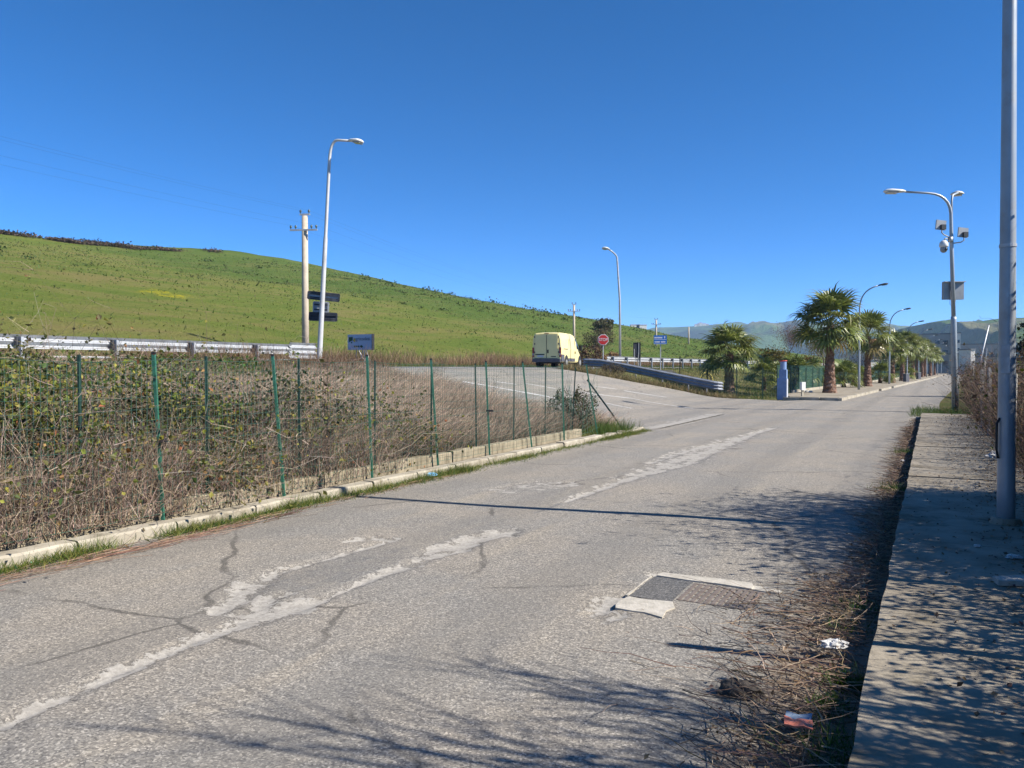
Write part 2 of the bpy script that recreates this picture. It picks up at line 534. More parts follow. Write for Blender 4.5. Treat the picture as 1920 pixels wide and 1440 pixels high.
    c2 = ramp(nt, f1, [(0.3, (0.06, 0.11, 0.022)), (0.5, (0.09, 0.135, 0.03)), (0.7, (0.15, 0.155, 0.05))])
    zone = mrange(nt, mth(nt, 'ADD', sp.outputs[0], mth(nt, 'MULTIPLY', mth(nt, 'SUBTRACT', f, 0.5), 0.9)), 0.3, 0.7)
    c = mixc(nt, zone, c, c2)
    flowers = mrange(nt, mth(nt, 'ADD', sp.outputs[1], mth(nt, 'MULTIPLY', mth(nt, 'SUBTRACT', f2, 0.5), 1.6)), 0.5, 0.75)
    c = mixc(nt, mth(nt, 'MULTIPLY', flowers, 0.8), c, (0.42, 0.36, 0.015))
    c = mixc(nt, mrange(nt, f2, 0.54, 0.72, 0, 0.5), c, (0.07, 0.095, 0.018))
    c = mixc(nt, mrange(nt, f3, 0.5, 0.7, 0, 0.4), c, (0.19, 0.18, 0.06))
    nt.links.new(c, b.inputs["Base Color"])
    b.inputs["Roughness"].default_value = 1.0
    b.inputs["Specular IOR Level"].default_value = 0.05
    bump(nt, b, mth(nt, 'ADD', f2, mth(nt, 'MULTIPLY', f3, 0.4)), 1.0, 0.45)
    g["hill"] = m

    # far hills: pastures, scrub, bare slopes
    m, nt, b, out = new_mat("far_hill_land")
    tc = nt.nodes.new("ShaderNodeTexCoord")
    v = tc.outputs["Object"]
    f = noise_tex(nt, v, 0.0028, 8, 0.62, 0.6)
    f2 = noise_tex(nt, v, 0.011, 8, 0.68, 0.4)
    c = ramp(nt, f, [(0.34, (0.035, 0.05, 0.03)), (0.44, (0.085, 0.135, 0.035)), (0.54, (0.10, 0.155, 0.04)), (0.60, (0.20, 0.19, 0.10)), (0.72, (0.055, 0.07, 0.04))])
    c = mixc(nt, mrange(nt, f2, 0.5, 0.62, 0, 0.8), c, (0.045, 0.052, 0.035))
    nt.links.new(c, b.inputs["Base Color"])
    b.inputs["Roughness"].default_value = 1.0
    b.inputs["Specular IOR Level"].default_value = 0.0
    bump(nt, b, f2, 1.0, 30.0)
    g["far"] = m


make_materials()


# ------------------------------------------------------------------ mesh building
class MB:
    def __init__(self):
        self.v, self.f, self.c, self.n = [], [], [], 0
        self.wear = None

    def add(self, v, f, c=None):
        v = np.asarray(v, float).reshape(-1, 3)
        if isinstance(f, np.ndarray):
            self.f.append(f + self.n)
        else:
            by = {}
            for q in f:
                by.setdefault(len(q), []).append(q)
            for k, qs in by.items():
                self.f.append(np.asarray(qs, np.int64) + self.n)
        self.v.append(v)
        if c is not None:
            c = np.asarray(c, float)
            if c.ndim == 1:
                c = np.tile(c, (len(v), 1))
            self.c.append(c)
        self.n += len(v)
        return self

    def box(self, c, s, rot=None):
        hx, hy, hz = s[0] / 2, s[1] / 2, s[2] / 2
        v = np.array([[x, y, z] for x in (-hx, hx) for y in (-hy, hy) for z in (-hz, hz)])
        if rot is not None:
            v = v @ np.array(rot.to_3x3()).T
        f = [(0, 1, 3, 2), (4, 6, 7, 5), (0, 4, 5, 1), (2, 3, 7, 6), (0, 2, 6, 4), (1, 5, 7, 3)]
        return self.add(v + np.array(c), f)

    def bar(self, a, b, w, h=None):
        """square bar between two points"""
        a, b = Vector(a), Vector(b)
        d = b - a
        q = d.to_track_quat('Z', 'Y').to_matrix()
        return self.box((a + b) / 2, (w, h or w, d.length), q)

    def tube(self, path, rad, n=8, cap=True):
        path = [Vector(p) for p in path]
        if not hasattr(rad, "__len__"):
            rad = [rad] * len(path)
        vs, fs = [], []
        ref = None
        for i, p in enumerate(path):
            d = (path[min(i + 1, len(path) - 1)] - path[max(i - 1, 0)]).normalized()
            if ref is None:
                ref = Vector((1, 0, 0)) if abs(d.x) < 0.8 else Vector((0, 1, 0))
            a = (ref - d * ref.dot(d)).normalized()
            ref = a
            b2 = d.cross(a)
            for k in range(n):
                th = 2 * math.pi * k / n
                vs.append(p + (a * math.cos(th) + b2 * math.sin(th)) * rad[i])
        for i in range(len(path) - 1):
            for k in range(n):
                k2 = (k + 1) % n
                fs.append((i * n + k, i * n + k2, (i + 1) * n + k2, (i + 1) * n + k))
        if cap:
            fs.append(tuple(range(n - 1, -1, -1)))
            fs.append(tuple((len(path) - 1) * n + k for k in range(n)))
        return self.add([tuple(p) for p in vs], fs)

    def prism(self, pts, off):
        """closed solid: a planar outline pushed along off"""
        n = len(pts)
        pts = np.asarray([tuple(p) for p in pts], float)
        off = np.asarray(tuple(off), float)
        v = np.vstack([pts, pts + off])
        f = [tuple(range(n - 1, -1, -1)), tuple(range(n, 2 * n))]
        f += [(i, (i + 1) % n, n + (i + 1) % n, n + i) for i in range(n)]
        return self.add(v, f)

    def sphere(self, c, r, nu=10, nv=7):
        r = r if hasattr(r, "__len__") else (r, r, r)
        v, f = [], []
        for j in range(nv + 1):
            ph = math.pi * j / nv
            for i in range(nu):
                th = 2 * math.pi * i / nu
                v.append((c[0] + r[0] * math.sin(ph) * math.cos(th), c[1] + r[1] * math.sin(ph) * math.sin(th), c[2] + r[2] * math.cos(ph)))
        for j in range(nv):
            for i in range(nu):
                i2 = (i + 1) % nu
                f.append((j * nu + i, (j + 1) * nu + i, (j + 1) * nu + i2, j * nu + i2))
        return self.add(v, f)

    def mesh(self, name, mat, smooth_=False):
        me = bpy.data.meshes.new(name)
        v = np.vstack(self.v)
        me.vertices.add(len(v))
        me.vertices.foreach_set("co", v.astype(np.float32).ravel())
        loops = np.concatenate([f.ravel() for f in self.f]).astype(np.int32)
        tot = np.concatenate([np.full(len(f), f.shape[1], np.int32) for f in self.f])
        start = np.concatenate([[0], np.cumsum(tot)[:-1]]).astype(np.int32)
        me.loops.add(len(loops))
        me.loops.foreach_set("vertex_index", loops)
        me.polygons.add(len(tot))
        me.polygons.foreach_set("loop_start", start)
        me.polygons.foreach_set("use_smooth", np.full(len(tot), bool(smooth_)))
        me.update(calc_edges=True)
        if self.c:
            c = np.vstack(self.c)
            a = me.attributes.new("Col", 'FLOAT_COLOR', 'POINT')
            a.data.foreach_set("color", np.hstack([c, np.ones((len(c), 1))]).astype(np.float32).ravel())
        me.materials.append(MAT[mat] if isinstance(mat, str) else mat)
        return me

    def build(self, name, mat, parent=None, smooth_=False, loc=None):
        return put(name, self.mesh(name, mat, smooth_), parent, loc)


def put(name, me, parent=None, loc=None):
    o = bpy.data.objects.new(name, me)
    COL.objects.link(o)
    if parent is not None:
        o.parent = parent
    if loc is not None:
        o.location = loc
    return o


def set_attr(o, name, arr):
    a = o.data.attributes.new(name, 'FLOAT_COLOR', 'POINT')
    a.data.foreach_set("color", np.hstack([arr, np.ones((len(arr), 1))]).astype(np.float32).ravel())


def tag(o, label=None, cat=None, group=None, kind=None):
    if label:
        o["label"] = label
    if cat:
        o["category"] = cat
    if group:
        o["group"] = group
    if kind:
        o["kind"] = kind
    return o


def thing(name, label, cat, loc=(0, 0, 0), rz=0.0, group=None, kind=None):
    o = bpy.data.objects.new(name, None)
    o.empty_display_size = 0.2
    COL.objects.link(o)
    o.location = loc
    o.rotation_euler = (0, 0, rz)
    return tag(o, label, cat, group, kind)


def structure(o):
    o["kind"] = "structure"
    return o


def copy_tree(o, parent=None):
    c = o.copy()
    COL.objects.link(c)
    if parent is not None:
        c.parent = parent
    for ch in o.children:
        copy_tree(ch, c)
    return c


def grid(S, T, zfun, lift=0.0):
    """sheet over road coordinates; S (n,m) and T (n,m)"""
    x, y = XY(S, T)
    z = zfun(S, T) + lift
    n, m = S.shape
    v = np.stack([x, y, z], -1).reshape(-1, 3)
    idx = np.arange(n * m).reshape(n, m)
    f = np.stack([idx[:-1, :-1], idx[:-1, 1:], idx[1:, 1:], idx[1:, :-1]], -1).reshape(-1, 4)[:, ::-1]
    return v, np.ascontiguousarray(f)


# ------------------------------------------------------------------ plant stuff generators (vectorised)
def unit(a):
    return a / np.maximum(np.linalg.norm(a, axis=-1, keepdims=True), 1e-9)


def ribbons(mb, P, D, L, W, B, nseg, C, taper=0.8, wob=0.0, tipcol=None):
    """tapering strips: start P, direction D, length L, half width W, bend vector B, colour C"""
    N = len(P)
    tt = np.linspace(0, 1, nseg + 1)
    ctr = P[:, None] + D[:, None] * (L[:, None] * tt)[..., None] + B[:, None] * (tt ** 2)[None, :, None]
    if wob:
        ctr[:, 1:] += rng.normal(0, wob, (N, nseg, 3)) * L[:, None, None]
    sd = unit(np.cross(D, rng.normal(size=(N, 3))))
    w = W[:, None] * (1 - taper * tt)[None]
    v = np.stack([ctr - sd[:, None] * w[..., None], ctr + sd[:, None] * w[..., None]], 2)
    base = (np.arange(N) * (nseg + 1) * 2)[:, None] + (np.arange(nseg) * 2)[None]
    f = np.stack([base, base + 1, base + 3, base + 2], -1).reshape(-1, 4)
    c = np.repeat(C, (nseg + 1) * 2, axis=0)
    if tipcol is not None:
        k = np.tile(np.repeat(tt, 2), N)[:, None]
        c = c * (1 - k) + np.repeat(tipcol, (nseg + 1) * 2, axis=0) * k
    mb.add(v.reshape(-1, 3), f, c)


def canes(mb, P, D, L, W, B, nseg, C, wob=0.05, taper=0.7):
    """three-sided stems"""
    N = len(P)
    tt = np.linspace(0, 1, nseg + 1)
    ctr = P[:, None] + D[:, None] * (L[:, None] * tt)[..., None] + B[:, None] * (tt ** 2)[None, :, None]
    ctr[:, 1:] += np.cumsum(rng.normal(0, wob, (N, nseg, 3)), 1) * L[:, None, None]
    a = unit(np.cross(D, rng.normal(size=(N, 3))))
    b = unit(np.cross(D, a))
    w = W[:, None] * (1 - taper * tt)[None]
    vs = []
    for k in range(3):
        th = 2 * math.pi * k / 3
        vs.append(ctr + (a[:, None] * math.cos(th) + b[:, None] * math.sin(th)) * w[..., None])
    v = np.stack(vs, 2)
    base = (np.arange(N) * (nseg + 1) * 3)[:, None] + (np.arange(nseg) * 3)[None]
    fs = []
    for k in range(3):
        k2 = (k + 1) % 3
        fs.append(np.stack([base + k, base + k2, base + k2 + 3, base + k + 3], -1))
    f = np.stack(fs, 2).reshape(-1, 4)
    mb.add(v.reshape(-1, 3), f, np.repeat(C, (nseg + 1) * 3, axis=0))
    return ctr


def leaves(mb, P, size, C, up=0.3, nrm=None):
    """small folded leaves, each its own little diamond"""
    N = len(P)
    n = rng.normal(size=(N, 3)) if nrm is None else nrm + rng.normal(0, 0.5, (N, 3))
    n[:, 2] += up
    n = unit(n)
    a = unit(np.cross(n, rng.normal(size=(N, 3))))
    b = np.cross(n, a)
    s = size[:, None]
    tip = P + a * s
    l = P + a * s * 0.45 + b * s * 0.36 + n * s * 0.12
    r = P + a * s * 0.45 - b * s * 0.36 + n * s * 0.12
    v = np.stack([P, l, tip, r], 1).reshape(-1, 3)
    i = np.arange(N) * 4
    f = np.concatenate([np.stack([i, i + 1, i + 2], -1), np.stack([i, i + 2, i + 3], -1)])
    mb.add(v, f, np.repeat(C, 4, axis=0))


def pick(cols, n, var=0.15):
    cols = np.array(cols)
    c = cols[rng.integers(0, len(cols), n)]
    return np.clip(c * (1 + rng.normal(0, var, (n, 1))) + rng.normal(0, 0.008, (n, 3)), 0.005, 1)


def scatter(n, s0, s1, t0, t1, tprime=False):
    s = rng.uniform(s0, s1, n)
    t = rng.uniform(t0, t1, n)
    if tprime:
        t = t + bend(s)
    return s, t


def pts(s, t, dz=0.0):
    x, y = XY(s, t)
    return np.stack([x, y, ground_z(s, t) + dz], -1)


def wdir(ds, dt):
    return np.array([ds * SA + dt * CA, ds * CA - dt * SA, 0.0])


# ================================================================== THE LAND
sv = np.concatenate([np.arange(-500, -40, 40), np.arange(-40, -6, 2), np.arange(-6, 60, 0.5), np.arange(60, 140, 2), np.arange(140, 420, 8), np.arange(420, 1200, 40), np.linspace(1200, 7000, 30)])
tv = np.concatenate([np.linspace(-6000, -400, 16), np.linspace(-360, -40, 14), np.arange(-32, -19, 1.0), np.arange(-19, 4, 0.35), np.arange(4, 30, 2), np.arange(30, 200, 15), np.linspace(220, 5000, 18)])
S, T = np.meshgrid(sv, tv, indexing="ij")
Tt = T + bend(S)
mb = MB()
mb.add(*grid(S, Tt, lambda s, t: ground_z(s, t) + 0.03 * vn(s * 1.7, t * 1.7, 5) * (np.abs(s) < 200), -0.06))
structure(mb.build("ground", "earth", smooth_=True))

HS = np.array([-400, -200, -60, 20, 50, 73, 90, 110, 122, 134, 146, 160, 172, 184, 205, 233, 274, 328, 402, 508, 565, 640, 722, 780])
HH = np.array([11.3, 18.8, 22.1, 21.6, 21.6, 21.5, 22.4, 24.5, 26.1, 27.9, 27.7, 25.6, 23.7, 22.6, 21.6, 20.5, 19.0, 17.7, 15.9, 12.8, 9.6, 4.8, 0.0, -1.8])
HW = 112.0


def hill_z(s, tp):
    x = (-28.0 - tp) / HW
    H = np.interp(s, HS, HH)
    # soften the table
    H = (H + np.interp(s - 25, HS, HH) + np.interp(s + 25, HS, HH)) / 3
    up = np.clip(x, 0, None)
    g = np.where(up < 0.97, up * 1.03 + 0.02 * np.sin(up * 6), 0.97 * 1.03 + 0.02 * math.sin(0.97 * 6) + (up - 0.97) * 0.2 - np.clip(up - 0.97, 0, None) ** 2 * 3.0)
    g = np.maximum(g, -0.2)
    z = 1.68 + H * g
    z = z + (1.5 * fbm(s / 55, tp / 45, 11, 3) + 0.35 * fbm(s / 9, tp / 9, 23, 3)) * smooth(up * 4)
    return z - 0.15 * (x < 0)


hs = np.concatenate([np.arange(-200, 240, 2.5), np.arange(240, 500, 5), np.arange(500, 790, 15)])
ht = -np.concatenate([np.arange(27.6, 60, 1.6), np.arange(60, 150, 2.4), np.arange(150, 320, 12)])
S, T = np.meshgrid(hs, ht, indexing="ij")
mb = MB()
mb.add(*grid(S, T + bend(S), lambda s, t: hill_z(s, t - bend(s))))
hill = structure(mb.build("hill", "hill", smooth_=True))
zone = smooth((S.ravel() - 40) / 90)
x_, y_ = XY(S, T + bend(S))
u_ = 960 + F_PX * x_ / np.maximum(y_, 1)


def hill_point(u, v):
    d = ray(u, v)
    k = 20.0
    while k < 900:
        p = Vector((0, 0, CAM_H)) + d * k
        s, t = ST(p.x, p.y)
        tp = t - float(bend(s))
        if tp < -28 and p.z <= float(hill_z(np.array(s), np.array(tp))):
            return p
        k += 0.5
    return p


fl = np.zeros(S.size)
for (fu, fv, r, k) in ((318, 552, 4.5, 0.62), (330, 497, 7.0, 0.40), (440, 520, 7, 0.22), (300, 556, 2.5, 0.3)):
    p = hill_point(fu, fv)
    d2 = (x_.ravel() - p.x) ** 2 + (y_.ravel() - p.y) ** 2
    fl += k * np.exp(-d2 / r ** 2)
set_attr(hill, "Zone", np.stack([zone, fl, np.zeros_like(fl)], -1))


def ridge_hill(name, prof, back, foot, seed, relief, label_z=0.0):
    """a range: prof = [(u, v, Y)], skyline positions with their distance; foot = depth of the near slope"""
    us = np.array([p[0] for p in prof], float)
    n = 150
    uu = np.linspace(us[0], us[-1], n)
    vv = np.interp(uu, us, [p[1] for p in prof])
    YY = np.interp(uu, us, [p[2] for p in prof])
    zr = CAM_H + (690 - vv) / F_PX * YY
    X = (uu - 960) / F_PX * YY
    m = 46
    k = np.concatenate([np.linspace(0, 1, 34), 1 + np.linspace(0.03, 0.6, m - 34)])
    V = np.zeros((n, m, 3))
    for j, a in enumerate(k):
        Yd = YY - foot * (1 - a)
        V[:, j, 0] = X * (0.35 + 0.65 * (Yd / YY)) if a <= 1 else X + (a - 1) * X * 0.2
        V[:, j, 1] = Yd
        prof_ = a ** 1.25 if a <= 1 else 1 - (a - 1) ** 2 * 1.2
        nz = fbm(V[:, j, 0] / relief[0], V[:, j, 1] / relief[0], seed, 5) * relief[1] * (math.sin(math.pi * min(a, 1)) + (0.10 if a > 0.3 else 0))
        V[:, j, 2] = zr * prof_ + nz * np.clip(zr / zr.max(), 0.1, 1)
    V[:, 0, 2] = -3
    idx = np.arange(n * m).reshape(n, m)
    f = np.stack([idx[:-1, :-1], idx[1:, :-1], idx[1:, 1:], idx[:-1, 1:]], -1).reshape(-1, 4)
    mb = MB()
    mb.add(V.reshape(-1, 3), np.ascontiguousarray(f))
    return structure(mb.build(name, "far", smooth_=True))


ridge_hill("far_hills", [(1080, 660, 3600), (1180, 628, 3600), (1225, 614, 3600), (1260, 613, 3500), (1300, 611, 3300), (1340, 608, 3300), (1358, 605, 3400), (1385, 602, 3500), (1405, 608, 3500), (1430, 611, 3200), (1462, 606, 3000), (1485, 611, 3000), (1520, 606, 3400), (1560, 607, 3500), (1600, 604, 3500), (1640, 610, 3400), (1680, 612, 3200), (1720, 612, 3000), (1800, 616, 2900), (1900, 618, 2900), (2100, 625, 2900)], 0, 1900, 31, (420, 95))
ridge_hill("near_hills", [(1560, 684, 1500), (1640, 665, 1500), (1690, 636, 1500), (1720, 613, 1450), (1738, 606, 1400), (1755, 603, 1400), (1775, 607, 1350), (1800, 608, 1300), (1830, 606, 1300), (1860, 600, 1300), (1890, 597, 1300), (1920, 599, 1300), (1990, 592, 1300), (2150, 596, 1300)], 0, 900, 57, (190, 34))

# ------------------------------------------------------------------ near road with its worn patches
t_lines = 148


def road_left(s):
    return np.where(s < 39, -6.5, np.where(s < 43, -6.5 + (s - 39) * 0.55, -4.3)) + bend(s)


def road_right(s):
    return np.interp(s, [-20, 28.2, 30, 34, 500], [-0.25, -0.25, -0.2, 0.3, 0.9]) + bend(s)


ss = np.concatenate([np.arange(-8, 1.5, 0.4), np.arange(1.5, 11.5, 0.04), np.arange(11.5, 20, 0.08), np.arange(20, 44, 0.2), np.arange(44, 330, 3.0)])
S = np.repeat(ss[:, None], t_lines, 1)
k = np.linspace(0, 1, t_lines)[None]
T = road_left(S) * (1 - k) + road_right(S) * k


def seg_dist(s, t, poly, widths):
    """signed closeness to a polyline of changing half width: 1 inside, falling to 0"""
    best = np.zeros_like(s)
    for (a, b, wa, wb) in zip(poly[:-1], poly[1:], widths[:-1], widths[1:]):
        ds, dt = b[0] - a[0], b[1] - a[1]
        L2 = ds * ds + dt * dt + 1e-9
        h = np.clip(((s - a[0]) * ds + (t - a[1]) * dt) / L2, 0, 1)
        d = np.hypot(s - a[0] - h * ds, t - a[1] - h * dt)
        w = wa + (wb - wa) * h
        best = np.maximum(best, np.clip(1.0 - 0.5 * (d / np.maximum(w, 1e-3)) ** 0.75, 0, 1))
    return best


def px_poly(ps):
    return [ST(*on_plane(u, v)[:2]) for u, v in ps]


def in_poly(s, t, poly):
    c = np.zeros(s.shape, bool)
    n = len(poly)
    for i in range(n):
        (s1, t1), (s2, t2) = poly[i], poly[(i + 1) % n]
        if t1 == t2:
            continue
        c ^= ((t1 > t) != (t2 > t)) & (s < (s2 - s1) * (t - t1) / (t2 - t1) + s1)
    return c


wr = np.zeros(S.shape)
strip = [(0, 1360), (120, 1306), (240, 1254), (350, 1206), (420, 1180), (480, 1160), (545, 1140), (612, 1122)]
wr = np.maximum(wr, seg_dist(S, T, px_poly(strip), [0.05, 0.05, 0.06, 0.06, 0.07, 0.11, 0.12, 0.03]))
strip = [(612, 1122), (690, 1085), (760, 1060), (800, 1046), (850, 1028), (900, 1008), (955, 996)]
wr = np.maximum(wr, seg_dist(S, T, px_poly(strip), [0.015, 0.05, 0.09, 0.07, 0.13, 0.13, 0.10]))
strip = [(1052, 942), (1085, 930), (1140, 910), (1200, 888), (1260, 866), (1320, 846), (1380, 824), (1415, 812), (1448, 802)]
wr = np.maximum(wr, seg_dist(S, T, px_poly(strip), [0.03, 0.07, 0.10, 0.16, 0.2, 0.28, 0.22, 0.12, 0.12]))
strip = [(1215, 868), (1260, 853), (1310, 838), (1355, 830)]
wr = np.maximum(wr, seg_dist(S, T, px_poly(strip), [0.05, 0.14, 0.16, 0.1]))
strip = [(1190, 806), (1240, 800), (1290, 789), (1345, 776)]
wr = np.maximum(wr, seg_dist(S, T, px_poly(strip), [0.12, 0.3, 0.35, 0.25]))
strip = [(1225, 886), (1290, 866), (1340, 845)]
wr = np.maximum(wr, 0.9 * seg_dist(S, T, px_poly(strip), [0.1, 0.22, 0.1]))
for ring, w_ in (([(405, 1146), (440, 1128), (470, 1100), (520, 1070), (590, 1052), (660, 1032), (738, 1012)], [0.07, 0.10, 0.12, 0.06, 0.04, 0.06, 0.05]),
                 ([(650, 1014), (700, 1008), (738, 1012)], [0.05, 0.08, 0.05]),
                 ([(440, 1150), (480, 1148), (500, 1120), (545, 1112)], [0.05, 0.07, 0.08, 0.03]),
                 ([(780, 1042), (820, 1026), (860, 1030)], [0.05, 0.07, 0.1]),
                 ([(930, 1002), (965, 1004)], [0.09, 0.04]),
                 ([(1115, 1152), (1150, 1122), (1200, 1112), (1212, 1120)], [0.07, 0.09, 0.06, 0.02]),
                 ([(1130, 1163), (1160, 1152)], [0.05, 0.05]),
                 ([(1225, 1078), (1250, 1072)], [0.05, 0.05])):
    wr = np.maximum(wr, seg_dist(S, T, px_poly(ring), w_))
for poly in ([(905, 918), (960, 906), (1010, 900), (1080, 902), (1095, 908), (1040, 916), (960, 924)], [(1135, 894), (1165, 889), (1160, 896)]):
    wr = np.maximum(wr, np.where(in_poly(S, T, px_poly(poly)), 0.52, 0))
tpv = T - bend(S)
soil = 0.72 * smooth((tpv + np.where(S < 6.5, 1.1, 0.72)) / 0.5) * (S < 30) + 0.5 * smooth((-6.1 - tpv) / 0.4) * (S < 20)
soil = soil + 0.35 * np.exp(-((tpv + 2.2) / 0.5) ** 2) * np.exp(-((S - 8) / 5) ** 2)
dark_marks = np.where(in_poly(S, T, px_poly([(500, 1096), (560, 1072), (660, 1046), (760, 1024), (800, 1034), (740, 1062), (640, 1098), (540, 1112)])), 0.5, 0)
dark_marks = np.maximum(dark_marks, seg_dist(S, T, px_poly([(470, 1160), (420, 1178), (300, 1228), (150, 1292)]), [0.12, 0.07, 0.05, 0.03]) * 0.55)
dark_marks = np.maximum(dark_marks, seg_dist(S, T, px_poly([(1000, 962), (1050, 944)]), [0.03, 0.03]))
for a, b in (((1567, 785), (1606, 784)), ((1222, 752), (1256, 748)), ((1290, 768), (1330, 771)), ((1405, 773), (1476, 774))):  # short dark strips on the road surface
    dark_marks = np.maximum(dark_marks, seg_dist(S, T, px_poly([a, b]), [0.10, 0.10]))
rd_z = -0.022 * smooth((wr - 0.35) / 0.3) + 0.012 * fbm(S * 0.9, T * 0.9, 3, 3) - 0.02 * smooth((tpv + 0.9) / 0.6) * (S < 28) + 0.008 * vn(S * 0.25, T * 1.2, 9)
rd_z *= np.clip((60 - S) / 20, 0, 1)


def road_z(s, t):
    return np.maximum(ground_z(s, t), 0) * (t - bend(s) < 1.2) * 0 + rd_z


mb = MB()
mb.add(*grid(S, T, road_z))
road = structure(mb.build("road", "asphalt", smooth_=True))
set_attr(road, "Wear", np.stack([wr.ravel(), soil.ravel(), dark_marks.ravel()], -1))

# sloping side road up to the main road
tt = np.linspace(-6.3, -18.6, 84)
k = np.linspace(0, 1, 110)
T = np.repeat(tt[:, None], len(k), 1)
S = s_left(T) * (1 - k) + s_right(T) * k
Tb = T + bend(S)
mb = MB()
v, f = grid(S, Tb, ground_z, 0.006)
mb.add(v, np.ascontiguousarray(f[:, ::-1]))
side = structure(mb.build("side_road", "asphalt", smooth_=True))
wr2 = 0.30 * (vn(S * 0.4, T * 0.5, 41) > 0.25) + 0.55 * np.exp(-((S - s_left(T) - 0.2) / 0.35) ** 2) * 0.5
wr2 = np.maximum(wr2, seg_dist(S, Tb, px_poly([(1190, 806), (1240, 800), (1290, 789), (1345, 776)]), [0.12, 0.3, 0.35, 0.25]))
set_attr(side, "Wear", np.stack([wr2.ravel(), 0.5 * np.exp(-((S - s_left(T)) / 0.5).ravel() ** 2) + 0.45 * np.exp(-((S - s_right(T)) / 0.4).ravel() ** 2), 0.3 * (vn(S * 0.5, T * 1.1, 77) > 0.3).ravel()], -1))

# main road along the foot of the hill
ms = np.concatenate([np.arange(-80, 140, 2.0), np.arange(140, 700, 12)])
mt = np.linspace(-26.4, -18.45, 10)
S, T = np.meshgrid(ms, mt, indexing="ij")
mb = MB()
mb.add(*grid(S, T + bend(S), ground_z, 0.002))
main_road = structure(mb.build("main_road", "asphalt_main", smooth_=True))


def painted(poly_st, w, parent, lift=0.010):
    """a painted line: a thin strip that follows the surface"""
    P = []
    for (a, b) in zip(poly_st[:-1], poly_st[1:]):
        n = max(2, int(math.hypot(b[0] - a[0], b[1] - a[1]) / 0.4))
        P += [(a[0] + (b[0] - a[0]) * i / n, a[1] + (b[1] - a[1]) * i / n) for i in range(n)]
    P.append(poly_st[-1])
    P = np.array(P)
    d = np.gradient(P, axis=0)
    d /= np.linalg.norm(d, axis=1, keepdims=True) + 1e-9
    nrm = np.stack([-d[:, 1], d[:, 0]], -1)
    ww = w * (1 + 0.5 * vn(np.arange(len(P)) * 0.7, np.zeros(len(P)), int(P[0, 0] * 10) % 97))
    A, B = P + nrm * ww[:, None] / 2, P - nrm * ww[:, None] / 2
    SS = np.stack([A[:, 0], B[:, 0]], 1)
    TT = np.stack([A[:, 1], B[:, 1]], 1)
    mb = MB()
    v, f = grid(SS, TT, ground_z, lift)
    if np.cross(v[1] - v[0], v[2] - v[0])[2] > 0:
        f = np.ascontiguousarray(f[:, ::-1])
    mb.add(v, f)
    return mb.build("painted_line", "paint_road", parent)


def land_poly(ps):
    return [ST(*on_land(u, v)[:2]) for u, v in ps]


for ps, w in (([(868, 716), (910, 723), (960, 732), (1010, 741), (1058, 750)], 0.22),
              ([(1086, 754), (1112, 759)], 0.16), ([(1136, 756), (1184, 766)], 0.12),
              ([(1080, 735), (1130, 741), (1183, 747), (1257, 760), (1300, 766)], 0.13),
              ([(984, 719), (1012, 724), (1041, 729)], 0.13), ([(930, 716), (968, 721)], 0.12),
              ([(1116, 725), (1156, 730)], 0.10), ([(1170, 733), (1215, 740), (1250, 745)], 0.13)):
    painted(land_poly(ps), w, side)
for ps, w in (([(24.5, -18.9), (27, -19.0)], 0.14), ([(28.6, -19.0), (34, -19.0)], 0.12)):
    painted(ps, w, main_road, 0.012)
painted([(-60, -25.8), (20, -25.8), (60, -25.8 + float(bend(60))), (120, -25.8 + float(bend(120)))], 0.14, main_road, 0.012)
painted([(-60, -22.3), (20, -22.3), (60, -22.3 + float(bend(60))), (120, -22.3 + float(bend(120)))], 0.12, main_road, 0.012)

# ------------------------------------------------------------------ right-hand sidewalk of cast slabs
walk = structure(thing("sidewalk", None, None))
s0 = -2.0
while s0 < 28.2:
    L = 2.4 + random.uniform(-0.25, 0.25)
    s1 = min(s0 + L, 28.4)
    ns, ntt = 12, 8
    SS = np.linspace(s0 + 0.008, s1 - 0.008, ns)
    TT = np.linspace(-0.26, 1.45, ntt)
    A, B = np.meshgrid(SS, TT, indexing="ij")
    tilt = random.uniform(-0.008, 0.008)
    top = 0.135 + tilt + 0.008 * fbm(A * 1.5, B * 1.5, 4, 3)
    B2 = B + np.where(B < -0.2, 0.02 * fbm(A * 3, A * 0, 8, 3), 0)
    x, y = XY(A, B2)
    v = np.stack([x, y, top], -1).reshape(-1, 3)
    n_, m_ = A.shape
    idx = np.arange(n_ * m_).reshape(n_, m_)
    f = np.stack([idx[:-1, :-1], idx[1:, :-1], idx[1:, 1:], idx[:-1, 1:]], -1).reshape(-1, 4)
    f = np.ascontiguousarray(f[:, ::-1])
    ring = np.concatenate([idx[0, :], idx[1:, -1], idx[-1, -2::-1], idx[-2:0:-1, 0]])
    low = v[ring].copy()
    low[:, 2] = -0.12
    mb = MB()
    mb.add(v, f)
    nr = len(ring)
    mb.add(np.vstack([v[ring], low]), [(i, (i + 1) % nr, nr + (i + 1) % nr, nr + i) for i in range(nr)])
    mb.build("slab", "sidewalk", walk)
    s0 = s1

# ------------------------------------------------------------------ far sidewalk along the palm-lined street
pw = structure(thing("palm_street_sidewalk", None, None))
KERB_T = -3.85


def palm_pt(s, tp, dz=0.0):
    t = tp + float(bend(s))
    x, y = XY(s, t)
    return Vector((x, y, max(float(ground_z(s, t)), 0) * 0 + dz))


